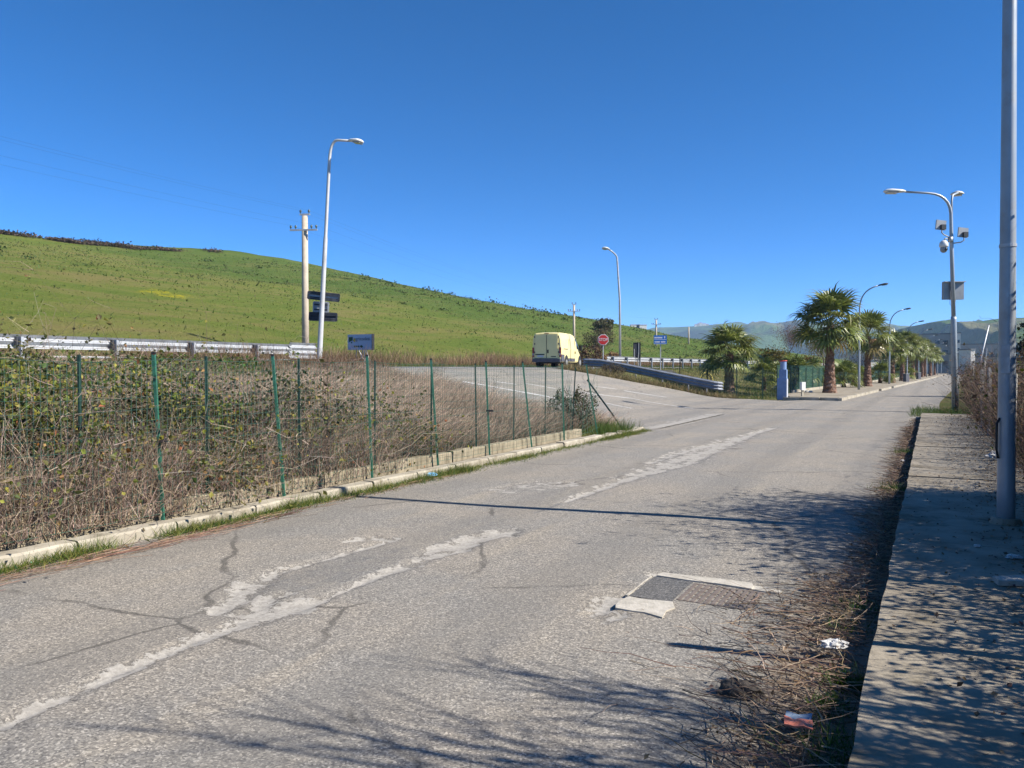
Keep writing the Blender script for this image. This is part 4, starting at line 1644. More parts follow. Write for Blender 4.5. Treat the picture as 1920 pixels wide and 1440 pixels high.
# thick pole in the foreground right
bp = on_plane(1886, 982, 0.13)
bt = at(1893.5, -40, bp.y)
t = thing("lamp_pole", "thick grey steel pole close to the camera on the right sidewalk", "pole", bp)
mb = MB()
dirp = (bt - bp).normalized()
Hh = 9.0
mb.tube([Vector((0, 0, -0.1))] + [dirp * h for h in (0.3, 2.0, 4.0, 6.5, Hh)], [0.076, 0.075, 0.069, 0.061, 0.052, 0.042], 20)
mb.build("shaft", "pole_paint", t, True)
mb = MB()
mb.tube([dirp * 0.62 + Vector((-0.085, -0.01, 0)), dirp * 0.70 + Vector((-0.10, -0.01, 0)), dirp * 0.95 + Vector((-0.098, -0.01, 0)), dirp * 1.0 + Vector((-0.07, -0.01, 0))], 0.012, 6)
mb.build("conduit", "plastic_black", t, True)
mb = MB()
mb.tube([(0, 0, 0.0), (0, 0, 0.06)], [0.14, 0.12], 16)
mb.build("collar", "sidewalk", t)
mb = MB()
mb.box(dirp * 1.55 + Vector((-0.045, -0.052, 0)), (0.07, 0.02, 0.26), Matrix.Rotation(R(-40), 3, 'Z'))
mb.build("access_hatch", "galv", t)
mb = MB()
mb.tube([dirp * 2.6, dirp * 2.63], 0.0725, 20)
mb.build("strap", "galv", t)

# row of dark-headed lamps on the palm street
def street_lamp2(label, s, tp, H):
    t = thing("street_lamp", label, "street lamp", palm_pt(s, tp, 0.13), 0, "lamps along the palm street")
    mb = MB()
    ar = arc((0, 0, H - 1.5), (0.02, -0.02, H - 0.25), (1.05, -0.4, H - 0.02), 8)
    mb.tube([Vector((0, 0, -0.1)), Vector((0, 0, 1.2)), Vector((0, 0, H - 1.5))] + ar[1:], [0.09, 0.075, 0.055] + [0.045] * 7, 10)
    mb.build("pole", "pole_paint", t, True)
    mh, mg = MB(), MB()
    lamp_head(mh, mg, ar[-1], Vector((1, -0.38, 0.18)), 0.62, 0.26)
    mh.build("lamp_head", "lamp_dark", t, True)
    mg.build("lens", "lamp_glass", t)
    return t


ords = ["nearest", "second", "third", "fourth", "fifth", "sixth", "seventh", "eighth"]
for i in range(8):
    street_lamp2(f"{ords[i]} of the dark-headed street lamps along the palm-lined street", 56.9 + i * 21.6, -5.0, 7.0 + (0.0 if i < 1 else -0.2))


# ================================================================== SIGNS
def text_mesh(body, size, mat, parent, loc, rot, name="lettering", depth=0.004, align='CENTER', sx=1.0):
    cu = bpy.data.curves.new(name, 'FONT')
    cu.body = body
    cu.size = size
    cu.extrude = depth
    cu.align_x = align
    cu.align_y = 'CENTER'
    tmp = bpy.data.objects.new("tmp_text", cu)
    COL.objects.link(tmp)
    bpy.context.view_layer.update()
    me = bpy.data.meshes.new_from_object(tmp.evaluated_get(bpy.context.evaluated_depsgraph_get()))
    bpy.data.objects.remove(tmp, do_unlink=True)
    me.materials.clear()
    me.materials.append(MAT[mat])
    o = put(name, me, parent, loc)
    o.rotation_euler = rot
    o.scale = (sx, 1, 1)
    return o


# company sign on a trestle (front in shade, faces slightly left)
Ys = 26.0
c = at(676, 641.5, Ys)
t = thing("advertising_sign", "blue-grey company sign with green logo and arrow on white trestle legs", "sign", c - Vector((0, 0, 1.0)), R(-24))
w, h = 0.98, 0.52
mb = MB()
mb.box((0, 0, 1.0), (w, 0.10, h))
pn = mb.build("panel", "sign_white", t)
mb = MB()
mb.box((w / 2 + 0.012, 0.0, 1.0), (0.02, 0.13, h + 0.02))
mb.box((0, 0.055, 1.0), (w, 0.012, h - 0.01))
mb.build("side_casing", "plastic_black", t)
mb = MB()
a = [(-0.44, 1.17), (-0.28, 1.18), (-0.275, 1.06), (-0.33, 1.045), (-0.36, 1.035), (-0.42, 1.00), (-0.435, 1.03)]
mb.prism([(x, -0.058, z) for x, z in a], (0, 0.006, 0))
mb.tube([(-0.325, -0.058, 0.985), (-0.325, -0.052, 0.985)], 0.026, 10)
mb.build("logo", "sign_green", pn)
text_mesh("agricodeti", 0.165, "sign_grey_letter", pn, (0.10, -0.056, 1.105), (R(90), 0, 0), sx=0.98)
mb = MB()
for i in range(3):
    mb.box((-0.20 + i * 0.075, -0.056, 0.855), (0.058, 0.006, 0.055))
mb.prism([(0.01, -0.059, 0.83), (0.06, -0.059, 0.83), (0.06, -0.059, 0.80), (0.14, -0.059, 0.855), (0.06, -0.059, 0.91), (0.06, -0.059, 0.88), (0.01, -0.059, 0.88)], (0, 0.006, 0))
mb.build("arrow", "sign_green", pn)
for a, b in (((-0.16, 0, 0.74), (-0.20, 0, 0.0)), ((0.10, 0, 0.74), (-0.09, 0, 0.0)), ((-0.12, 0.05, 0.74), (0.16, 0.3, 0.0)), ((0.16, 0, 0.74), (0.17, 0, 0.0)), ((0.19, 0.03, 0.74), (0.36, 0.3, 0.0))):
    mb = MB()
    mb.tube([a, b + (0,) if len(b) == 2 else b, (b[0], b[1], -0.4)], 0.02, 6)
    mb.build("leg", "letter_white", t)

# STOP sign
Yst = 48.0
c = at(1131, 637, Yst)
t = thing("stop_sign", "red octagonal STOP sign on a thin post by the junction", "sign", Vector((c.x, c.y, float(gz(c.x, c.y)))), R(-4))
zc = c.z - t.location.z
for (r, y, mat, nm) in ((0.325, 0.0, "letter_white", "border"), (0.295, -0.008, "sign_red", "face")):
    mb = MB()
    mb.prism([(r * math.cos(R(22.5 + 45 * i)) / math.cos(R(22.5)), y, zc + r * math.sin(R(22.5 + 45 * i)) / math.cos(R(22.5))) for i in range(8)], (0, 0.012, 0))
    mb.build(nm, mat, t)
text_mesh("STOP", 0.25, "letter_white", t, (0, -0.014, zc), (R(90), 0, 0), depth=0.003, sx=0.9)
mb = MB()
mb.tube([(0, 0.04, -0.3), (0, 0.04, zc + 0.2)], 0.03, 8)
mb.build("post", "galv", t)

# blue direction sign; its words are too small to read
Yb = 50.5
c = at(1238, 637, Yb)
t = thing("direction_sign", "small blue direction sign with white lines of text on one post", "sign", Vector((c.x, c.y, float(gz(c.x, c.y)))), R(-8))
zc = c.z - t.location.z
mb = MB()
mb.box((0, 0, zc), (0.84, 0.03, 0.58))
pn = mb.build("panel", "sign_blue", t)
mb = MB()
for z in (0.015, -0.272):
    mb.box((0, -0.017, zc + z), (0.80, 0.006, 0.022))
mb.build("divider_line", "letter_white", pn)
mb = MB()
for i in range(10):
    mb.box((-0.36 + i * 0.052, -0.017, zc + 0.135), (0.04, 0.006, 0.10))
mb.prism([(0.26, -0.02, zc + 0.08), (0.31, -0.02, zc + 0.08), (0.31, -0.02, zc + 0.16), (0.345, -0.02, zc + 0.16), (0.285, -0.02, zc + 0.24), (0.225, -0.02, zc + 0.16), (0.26, -0.02, zc + 0.16)], (0, 0.006, 0))
mb.prism([(-0.38, -0.02, zc - 0.14), (-0.30, -0.02, zc - 0.08), (-0.30, -0.02, zc - 0.20)], (0, 0.006, 0))
for i in list(range(0, 4)) + list(range(5, 10)):
    mb.box((-0.24 + i * 0.06, -0.017, zc - 0.14), (0.045, 0.006, 0.10))
mb.build("lettering", "letter_white", pn)
mb = MB()
mb.tube([(0.02, 0.05, -0.4), (0.02, 0.05, zc + 0.25)], 0.032, 8)
mb.build("post", "galv", t)

# dark framed board seen from behind
c = at(1194, 657, 52.5)
t = thing("sign_board", "tall dark sign board seen from behind, between STOP sign and blue sign", "sign", Vector((c.x, c.y, float(gz(c.x, c.y)))), R(5))
zc = c.z - t.location.z
mb = MB()
mb.box((0, 0, zc), (0.48, 0.03, 1.02))
mb.build("panel", "sign_back_dark", t)
mb = MB()
for x in (-0.24, 0.24):
    mb.box((x, -0.02, zc), (0.03, 0.05, 1.05))
mb.box((0, -0.02, zc + 0.52), (0.5, 0.05, 0.03))
mb.build("frame", "plastic_black", t)
mb = MB()
mb.tube([(-0.19, -0.05, -0.4), (-0.19, -0.05, zc + 0.1)], 0.022, 6)
mb.build("leg", "galv", t)
mb = MB()
mb.tube([(0.04, -0.12, -0.4), (0.12, -0.05, zc + 0.0), (0.12, -0.05, zc + 0.5)], 0.022, 6)
mb.build("leg", "galv", t)


# ================================================================== THE VAN
def make_van():
    a = at(1025, 690, 50.5)
    ang = R(90 - 21.0)
    z = float(gz(a.x, a.y)) + 0.01
    t = thing("delivery_van", "pale yellow high-roof delivery van driving away at the junction", "van", Vector((a.x, a.y, z)), ang)
    # local: x forward, y left, z up; rear face at x = 0
    st = [  # x, half width low, half width top, z low, z top
        (0.00, 0.95, 0.84, 0.50, 2.20), (0.05, 0.99, 0.88, 0.42, 2.27), (0.5, 1.00, 0.89, 0.34, 2.31), (2.6, 1.00, 0.89, 0.34, 2.31), (3.35, 1.00, 0.86, 0.34, 2.25),
        (3.62, 1.00, 0.83, 0.34, 2.10), (4.05, 0.99, 0.78, 0.34, 1.72), (4.42, 0.97, 0.76, 0.34, 1.36), (4.75, 0.93, 0.74, 0.36, 1.14), (5.02, 0.86, 0.66, 0.40, 0.98), (5.12, 0.75, 0.58, 0.48, 0.80)]
    vs, fs = [], []
    for (x, wl, wt, zl, zt) in st:
        zm = zl + (zt - zl) * 0.45
        wm = wl + 0.015
        sec = [(wl - 0.06, zl), (wl, zl + 0.08), (wm, zm), (wl * 0.5 + wt * 0.5 + 0.02, zm + (zt - zm) * 0.6), (wt, zt - 0.12), (wt - 0.10, zt - 0.02), (wt * 0.4, zt + 0.012)]
        ring = [(x, y, z_) for y, z_ in sec] + [(x, -y, z_) for y, z_ in sec[::-1]]
        vs += ring
    m = 14
    for i in range(len(st) - 1):
        for j in range(m):
            j2 = (j + 1) % m
            fs.append((i * m + j, i * m + j2, (i + 1) * m + j2, (i + 1) * m + j))
    fs += [tuple(range(m)), tuple((len(st) - 1) * m + j for j in range(m - 1, -1, -1))]
    mb = MB()
    mb.add(vs, fs)
    body = mb.build("body", "van_yellow", t)
    # rear doors with recessed upper panels
    for sgn in (-1, 1):
        mb = MB()
        mb.box((-0.022, sgn * 0.40, 1.36), (0.05, 0.76, 1.62))
        dr = mb.build("rear_door", "van_yellow", t)
        mb = MB()
        mb.box((-0.05, sgn * 0.41, 1.98), (0.012, 0.62, 0.22))
        mb.build("upper_panel", "van_yellow", dr)
        mb = MB()
        mb.box((-0.05, sgn * 0.41, 1.52), (0.012, 0.62, 0.52))
        mb.build("window_blank", "van_yellow", dr)
        mb = MB()
        if sgn < 0:
            mb.box((-0.058, sgn * 0.10, 1.05), (0.03, 0.09, 0.22))
        else:
            mb.box((-0.055, sgn * 0.45, 0.85), (0.03, 0.62, 0.07))
        mb.build("handle", "plastic_black", dr)
        mb = MB()
        for z_ in (1.0, 1.55, 2.0):
            mb.box((-0.01, sgn * 0.83, z_), (0.06, 0.06, 0.10))
        mb.build("hinge", "van_grey", dr)
        mb = MB()
        mb.box((-0.005, sgn * 0.93, 1.0), (0.08, 0.12, 0.62))
        mb.build("tail_light", "tail_red", t)
        mb = MB()
        mb.box((-0.012, sgn * 0.93, 0.86), (0.08, 0.10, 0.14))
        mb.build("reversing_light", "lamp_glass", t)
    mb = MB()
    mb.box((-0.052, -0.0, 1.34), (0.012, 0.025, 1.62))
    mb.build("door_gap", "plastic_black", t)
    mb = MB()
    mb.box((-0.058, 0.42, 0.74), (0.012, 0.44, 0.11))
    mb.build("number_plate", "plate", t)
    mb = MB()
    mb.box((-0.05, -0.48, 0.72), (0.014, 0.34, 0.05))
    mb.build("badge_strip", "plastic_black", t)
    mb = MB()
    mb.box((-0.05, 0, 0.45), (0.22, 1.92, 0.20))
    mb.box((-0.08, 0, 0.58), (0.16, 1.60, 0.05))
    mb.build("rear_bumper", "van_grey", t)
    mb = MB()
    mb.box((-0.03, 0, 2.235), (0.05, 0.3, 0.04))
    mb.build("brake_light", "tail_red", t)
    mb = MB()
    mb.box((5.02, 0, 0.48), (0.28, 1.74, 0.34))
    mb.build("front_bumper", "van_grey", t)
    for sgn in (-1, 1):
        mb = MB()     # side window of the cab
        y0 = sgn * 0.955
        mb.prism([(3.28, sgn * 0.985, 1.30), (4.20, sgn * 0.97, 1.26), (4.02, sgn * 0.90, 1.62), (3.62, sgn * 0.875, 1.98), (3.32, sgn * 0.875, 2.00)], (0, sgn * 0.02, 0))
        mb.build("cab_window", "glass_dark", t)
        mb = MB()
        mb.box((4.12, sgn * 1.12, 1.36), (0.12, 0.22, 0.34))
        mr = mb.build("wing_mirror", "plastic_black", t)
        mb = MB()
        mb.box((0.95, sgn * 1.005, 1.22), (0.95, 0.03, 0.05))
        mb.build("slide_rail", "plastic_black", t)
        for x in (3.05, 3.28):
            mb = MB()
            mb.box((x, sgn * 1.02, 1.02), (0.06, 0.03, 0.17))
            mb.build("handle", "plastic_black", t)
        mb = MB()
        mb.box((2.35, sgn * 1.012, 0.52), (1.55, 0.02, 0.20))
        mb.build("sill_strip", "van_grey", t)
        mb = MB()
        mb.box((0.35, sgn * 0.985, 0.62), (0.66, 0.06, 0.46))
        mb.build("rear_corner_trim", "van_grey", t)
        mb = MB()
        for x in (1.75, 3.12):
            mb.box((x, sgn * 1.0, 1.2), (0.018, 0.028, 1.45))
        mb.build("door_seam", "van_grey", t)
        for x in (1.15, 4.38):
            mb = MB()
            mb.tube([(x, sgn * 0.70, 0.40), (x, sgn * 1.008, 0.40)], 0.43, 20)
            mb.build("wheel_arch", "plastic_black", t)
            mb = MB()
            mb.tube([(x, sgn * 0.74, 0.33), (x, sgn * 0.76, 0.33), (x, sgn * 0.99, 0.33), (x, sgn * 1.02, 0.33)], [0.30, 0.34, 0.34, 0.30], 20)
            wh = mb.build("wheel", "rubber", t, True)
            mb = MB()
            mb.tube([(x, sgn * 0.98, 0.33), (x, sgn * 1.03, 0.33), (x, sgn * 1.035, 0.33)], [0.21, 0.20, 0.08], 16)
            mb.build("rim", "rim", wh)
    mb = MB()
    mb.prism([(3.70, -0.74, 2.07), (3.70, 0.74, 2.07), (4.46, 0.72, 1.36), (4.46, -0.72, 1.36)], (0.02, 0, 0.03))
    mb.build("windscreen", "glass_dark", t)
    mb = MB()
    mb.box((2.4, 0, 0.36), (4.3, 1.5, 0.18))
    mb.build("chassis", "plastic_black", t)


make_van()


# ================================================================== PALMS
def frond_mesh(seed, brown=0.0):
    r = np.random.default_rng(seed)
    mb = MB()
    g1 = np.array([0.095, 0.128, 0.028]) * r.uniform(0.8, 1.25)
    g2 = np.array([0.24, 0.22, 0.05])
    br = np.array([0.26, 0.18, 0.08])
    L = 0.95
    # petiole
    v, f = [], []
    for i in range(5):
        k = i / 4
        w = 0.03 * (1 - 0.5 * k)
        z = 0.10 * math.sin(k * math.pi * 0.5)
        v += [(k * L, -w, z), (k * L, w, z), (k * L, 0, z - 0.02)]
    for i in range(4):
        for j in range(3):
            j2 = (j + 1) % 3
            f.append((i * 3 + j, i * 3 + j2, (i + 1) * 3 + j2, (i + 1) * 3 + j))
    mb.add(v, f, np.array([0.17, 0.19, 0.06]) * (1 - brown) + br * brown)
    hub = np.array([L, 0, 0.10])
    n = 19
    for i in range(n):
        a = (i / (n - 1) - 0.5) * R(215)
        ln = (1.0 - 0.30 * abs(a) / R(100)) * r.uniform(0.88, 1.1)
        d = np.array([math.cos(a), math.sin(a), 0])
        pd = np.array([-math.sin(a), math.cos(a), 0])
        w = 0.062
        fold = -0.05 if i % 2 else 0.05
        cup = 0.30 * (abs(a) / R(100)) ** 2
        mid = hub + d * ln * 0.46 + np.array([0, 0, fold * 0.5 + cup * 0.4])
        dr = r.uniform(0.15, 0.62)
        q = hub + d * ln * 0.80 + np.array([0, 0, -dr * 0.3 + cup * 0.6])
        tip = hub + d * ln * r.uniform(0.94, 1.04) + np.array([0, 0, -dr + cup * 0.5]) + pd * r.normal(0, 0.05)
        c = g1 * r.uniform(0.75, 1.25) + g2 * r.uniform(0, 0.5)
        c = c * (1 - brown) + br * brown
        vs = [hub, mid - pd * w, mid + pd * w, q - pd * w * 0.42, q + pd * w * 0.42, tip]
        cc = np.array([c * 1.0, c, c, c * 1.05, c * 1.05, c * 0.5 + br * 0.6])
        mb.add(vs, [(0, 1, 2), (1, 3, 4, 2), (3, 5, 4)], cc)
    return mb.mesh("frond", "frond")


FR = [frond_mesh(i) for i in range(5)] + [frond_mesh(9, 0.75)]


def trunk_mesh(h, r0, r1, seed):
    r = np.random.default_rng(seed)
    mb = MB()
    n = 14
    rows = max(6, int(h / 0.12))
    vs, fs = [], []
    for i in range(rows + 1):
        k = i / rows
        z = k * h
        rad = r1 + (r0 - r1) * (1 - k) ** 2.2 + (0.08 * math.exp(-z / 0.25) if True else 0)
        for j in range(n):
            th = 2 * math.pi * (j + (i % 2) * 0.5) / n
            rr = rad * (1 + 0.05 * r.normal() + (0.06 if i % 2 else -0.03))
            vs.append((rr * math.cos(th), rr * math.sin(th), z - 0.15 * (i == 0)))
    for i in range(rows):
        for j in range(n):
            j2 = (j + 1) % n
            fs.append((i * n + j, i * n + j2, (i + 1) * n + j2, (i + 1) * n + j))
    fs.append(tuple(rows * n + j for j in range(n)))
    mb.add(vs, fs)
    # old leaf bases: short upturned scales round the trunk
    sv_, sf = [], []
    m = int(h * 55)
    for q in range(m):
        k = r.uniform(0.02, 1)
        z = k * h
        rad = r1 + (r0 - r1) * (1 - k) ** 2.2
        th = r.uniform(0, 2 * math.pi)
        d = np.array([math.cos(th), math.sin(th), 0])
        p = np.array([-math.sin(th), math.cos(th), 0])
        c = d * rad * 0.97 + np.array([0, 0, z])
        w = r.uniform(0.04, 0.07)
        b0 = len(sv_)
        sv_ += [c - p * w, c + p * w, c + d * 0.05 + p * w * 0.4 + np.array([0, 0, 0.13]), c + d * 0.05 - p * w * 0.4 + np.array([0, 0, 0.13]), c + d * -0.01 + np.array([0, 0, 0.1])]
        sf += [(b0, b0 + 1, b0 + 2, b0 + 3), (b0 + 2, b0 + 4, b0 + 3), (b0 + 1, b0 + 4, b0 + 2), (b0, b0 + 3, b0 + 4)]
    mb.add(sv_, sf)
    return mb.mesh("trunk", "trunk_palm")


def fronds_layout(n, seed, lo=-55, hi=80):
    r = np.random.default_rng(seed)
    out = []
    for i in range(n):
        k = i / (n - 1)
        el = hi + (lo - hi) * k ** 0.95 + r.normal(0, 9)
        az = i * 137.5 + r.normal(0, 12)
        out.append((R(az), R(el), r.uniform(0.85, 1.12), r.uniform(-0.5, 0.5)))
    return out


def frond_matrix(az, el, sc, tw, z):
    return Matrix.Translation((0, 0, z)) @ Matrix.Rotation(az, 4, 'Z') @ Matrix.Rotation(-el, 4, 'Y') @ Matrix.Rotation(tw, 4, 'X') @ Matrix.Scale(sc, 4)


def palm(label, loc, th, r0, r1, nf, size, seed, separate, group, lo=-55, name="palm_tree", cat="palm"):
    t = thing(name, label, cat, loc, 0, group)
    if th > 0.05:
        put("trunk", trunk_mesh(th, r0, r1, seed), t)
    lay = fronds_layout(nf, seed, lo)
    if separate:
        crown = bpy.data.objects.new("crown", None)
        COL.objects.link(crown)
        crown.parent = t
        for i, (az, el, sc, tw) in enumerate(lay):
            dead = el < R(-40) and (i % 3 == 0)
            o = put("frond", FR[5] if dead else FR[i % 5], crown)
            o.matrix_local = frond_matrix(az, el, sc * size, tw, th - 0.05 + 0.12 * math.sin(max(el, 0)))
    else:
        mb = MB()
        for i, (az, el, sc, tw) in enumerate(lay):
            me = FR[5] if (el < R(-38) and i % 3 == 0) else FR[i % 5]
            n = len(me.vertices)
            co = np.empty(n * 3, np.float32)
            me.vertices.foreach_get("co", co)
            mt = np.array(frond_matrix(az, el, sc * size, tw, th - 0.05))
            co = co.reshape(-1, 3) @ mt[:3, :3].T + mt[:3, 3]
            col = np.empty(n * 4, np.float32)
            me.attributes["Col"].data.foreach_get("color", col)
            mb.add(co, [tuple(p.vertices) for p in me.polygons], col.reshape(-1, 4)[:, :3])
        mb.build("crown", "frond", t)
    return t


p0 = at(1367, 738, 45.5)
p0.z = float(gz(p0.x, p0.y)) - 0.03
palm("short bushy fan palm beside the flared end of the crash barrier", p0, 2.35, 0.32, 0.22, 40, 1.06, 3, True, None, -34)
G = "fan palms lining the street"
palm("tallest fan palm with reddish trunk at the pavement corner near the blue column", palm_pt(48.6, -5.6, 0.12), 3.95, 0.36, 0.20, 48, 1.26, 5, True, G, -40)
palm("second street palm, dark trunk between the two nearest dark-headed lamps", palm_pt(67.3, -5.6, 0.12), 4.0, 0.32, 0.18, 40, 1.18, 8, True, G, -46)
palm("third street palm with short trunk just right of the second dark-headed lamp", palm_pt(85, -5.3, 0.12), 3.4, 0.28, 0.18, 38, 1.08, 12, True, G, -48)
for i in range(9):
    s = 97 + i * 10.5
    palm(f"{['fourth', 'fifth', 'sixth', 'seventh', 'eighth', 'ninth', 'tenth', 'eleventh', 'twelfth'][i]} fan palm counted away along the palm-lined street", palm_pt(s, -5.4 + random.uniform(-0.2, 0.2), 0.12), 4.2 + random.uniform(-0.5, 0.3), 0.28, 0.17, 36, 1.12, 20 + i, False, G, -52)

# low palms and trees in the garden behind the fence
GG = "low palms behind the green fence"
for i, (u, Y, th, sz, lb) in enumerate(((1432, 52, 0.9, 0.85, "low palm between the short palm and the blue column, behind the fence"), (1490, 53, 0.8, 1.0, "low palm with bright upper fans right behind the blue column"), (1462, 60, 0.8, 0.8, "low palm deeper in the garden behind the blue column"), (1522, 56, 0.9, 0.95, "low palm just left of the tall palm trunk, behind the fence"), (1582, 58, 0.8, 0.9, "low palm between the tall palm and the nearest dark-headed lamp"), (1600, 66, 0.7, 0.9, "low palm deeper behind the fence near the nearest dark-headed lamp"), (1650, 74, 0.8, 0.9, "low palm behind the fence between second and third street palms"), (1690, 92, 0.9, 0.95, "low palm behind the fence beyond the third street palm"))):
    p = at(u, 735, Y)
    p.z = max(float(gz(p.x, p.y)) - 0.03, 0)
    palm(lb, p, th, 0.16, 0.12, 24, sz, 50 + i, False, GG, -20, "garden_palm")


# ================================================================== TREES AND SHRUBS
def limbs(mb, base, h, r, n, spread, depth, col, seed, droop=0.0):
    """branching limbs, returns the twig ends"""
    rr = random.Random(seed)
    ends = []

    def grow(p, d, L, rad, lev):
        q = p.copy()
        path, rads = [p.copy()], [rad]
        for i in range(4):
            d = (d + Vector((rr.gauss(0, 0.16), rr.gauss(0, 0.16), rr.gauss(0.03, 0.1) - droop))).normalized()
            q = q + d * L / 4
            path.append(q.copy())
            rads.append(rad * (1 - 0.14 * (i + 1)))
        n_ = 6 if lev == 0 else (4 if lev < 2 else 3)
        m0 = mb.n
        mb.tube(path, rads, n_, False)
        ends.append(q)
        if lev < depth:
            k = n if lev else n + 1
            for j in range(k):
                st = path[rr.randint(2, 4)]
                a = rr.uniform(0, 2 * math.pi)
                dd = (d + Vector((math.cos(a), math.sin(a), rr.uniform(-0.1, 0.5))) * spread).normalized()
                grow(st, dd, L * rr.uniform(0.55, 0.8), rads[-1] * rr.uniform(0.55, 0.8), lev + 1)

    grow(Vector(base), Vector((rr.gauss(0, 0.08), rr.gauss(0, 0.08), 1)).normalized(), h, r, 0)
    return ends


def tree(name, label, loc, trunk_h, r, spread, depth, n, leafcols, nleaf, lsize, cl_r, seed, group=None, squash=0.8, cat="tree"):
    t = thing(name, label, cat, loc, 0, group)
    mb = MB()
    ends = limbs(mb, (0, 0, -0.1), trunk_h, r, n, spread, depth, None, seed)
    mb.build("trunk", "bark", t)
    if nleaf:
        E = np.array([tuple(e) for e in ends[1:]])
        P = E[rng.integers(0, len(E), nleaf)] + rng.normal(0, cl_r, (nleaf, 3)) * np.array([1, 1, squash])
        mb = MB()
        leaves(mb, P, rng.uniform(0.6, 1.3, nleaf) * lsize, pick(leafcols, nleaf, 0.25))
        mb.build("crown", "leaf", t)
    return t


OL = [(0.075, 0.085, 0.02), (0.14, 0.12, 0.025), (0.20, 0.13, 0.03), (0.05, 0.06, 0.02)]
BR = [(0.16, 0.10, 0.08), (0.22, 0.15, 0.12), (0.12, 0.08, 0.06)]
GT = "garden trees behind the green fence"


def tloc(u, Y):
    p = at(u, 720, Y)
    return Vector((p.x, p.y, float(gz(p.x, p.y)) - 0.05))


tree("garden_tree", "round olive-brown tree left of the blue column, behind the fence", tloc(1455, 66), 1.3, 0.14, 0.8, 3, 3, OL, 5200, 0.16, 0.42, 3, GT)
tree("garden_tree", "rusty-topped leafy tree just left of the tall palm", tloc(1508, 70), 1.3, 0.12, 0.8, 3, 3, OL + [(0.25, 0.11, 0.03)], 4200, 0.16, 0.40, 4, GT)
tree("garden_tree", "pinkish bare-twigged tree above the garden, left behind the tall palm", tloc(1480, 100), 2.4, 0.16, 0.9, 4, 3, BR, 5000, 0.10, 0.5, 5, GT)
tree("garden_tree", "pinkish bare-twigged tree directly behind the tall palm trunk", tloc(1545, 92), 2.2, 0.16, 0.9, 4, 3, BR, 4000, 0.10, 0.5, 6, GT)
tree("garden_tree", "grey leafless tree between the tall palm and nearest dark-headed lamp", tloc(1588, 78), 1.7, 0.18, 0.9, 4, 3, BR, 900, 0.09, 0.5, 7, GT)
tree("garden_tree", "leafless brown tree behind the second street palm", tloc(1650, 105), 2.2, 0.18, 0.9, 4, 3, BR, 2500, 0.10, 0.5, 8, GT)
tree("garden_tree", "dark leafy tree low behind the third street palm", tloc(1690, 118), 1.8, 0.15, 0.8, 3, 3, [(0.04, 0.06, 0.02), (0.06, 0.08, 0.025)], 3500, 0.16, 0.5, 9, GT)
tree("garden_tree", "dark leafy tree at the far end of the green fence", tloc(1716, 150), 2.2, 0.15, 0.8, 3, 3, [(0.04, 0.06, 0.02), (0.07, 0.09, 0.03)], 3000, 0.2, 0.6, 10, GT)

# layered dark conifer at the right edge
c = P3(50, 5.1)
t = thing("conifer_tree", "dark layered conifer at the right edge behind the thick pole", "tree", c)
mb = MB()
mb.tube([(0, 0, -0.1), (0, 0, 2.5), (0, 0, 5.8)], [0.16, 0.11, 0.03], 8)
mb.build("trunk", "bark", t)
mb = MB()
for z in np.arange(0.8, 5.8, 0.30):
    Rr = (6.0 - z) * 0.42
    for a in rng.uniform(0, 2 * math.pi, 9):
        L = Rr * rng.uniform(0.6, 1.1)
        n = int(40 * L + 12)
        k = rng.uniform(0.15, 1, n)
        P = np.stack([np.cos(a) * k * L, np.sin(a) * k * L, z + 0.15 * k - 0.25 * k * k * L], -1) + rng.normal(0, 0.06, (n, 3))
        leaves(mb, P, rng.uniform(0.1, 0.24, n), pick([(0.02, 0.032, 0.014), (0.032, 0.045, 0.018), (0.045, 0.05, 0.02)], n))
mb.build("crown", "leaf", t)

# bushes at the foot of the hill and scattered scrub
def bush(label, loc, r, h, cols, n, ls, seed, group=None, twig=True, name="bush"):
    t = thing(name, label, "bush", loc, 0, group)
    mb = MB()
    m = 60
    d = unit(np.stack([rng.normal(0, 0.55, m), rng.normal(0, 0.55, m), np.abs(rng.normal(0.8, 0.3, m))], -1))
    canes(mb, np.stack([rng.normal(0, r * 0.2, m), rng.normal(0, r * 0.2, m), np.full(m, -0.05)], -1), d, rng.uniform(0.6, 1.15, m) * h, np.full(m, 0.012 * h + 0.004), rng.normal(0, 0.1, (m, 3)) * h, 4, pick([(0.13, 0.09, 0.065), (0.19, 0.14, 0.10)], m))
    mb.build("stems", "twig", t)
    mb = MB()
    a = rng.normal(0, 1, (n, 3))
    a = unit(a) * (rng.uniform(0.35, 1, (n, 1)) ** 0.6)
    P = a * np.array([r, r, h * 0.5]) + np.array([0, 0, h * 0.55])
    P += 0.22 * r * np.stack([vn(P[:, 0] * 3 / r, P[:, 2] * 3 / r, seed), vn(P[:, 1] * 3 / r, P[:, 2] * 3 / r, seed + 1), vn(P[:, 0] * 3 / r, P[:, 1] * 3 / r, seed + 2)], -1) * 2
    keep = P[:, 2] > 0.02
    P = P[keep]
    leaves(mb, P, rng.uniform(0.6, 1.3, len(P)) * ls, pick(cols, len(P), 0.25))
    mb.build("foliage", "leaf", t)
    return t


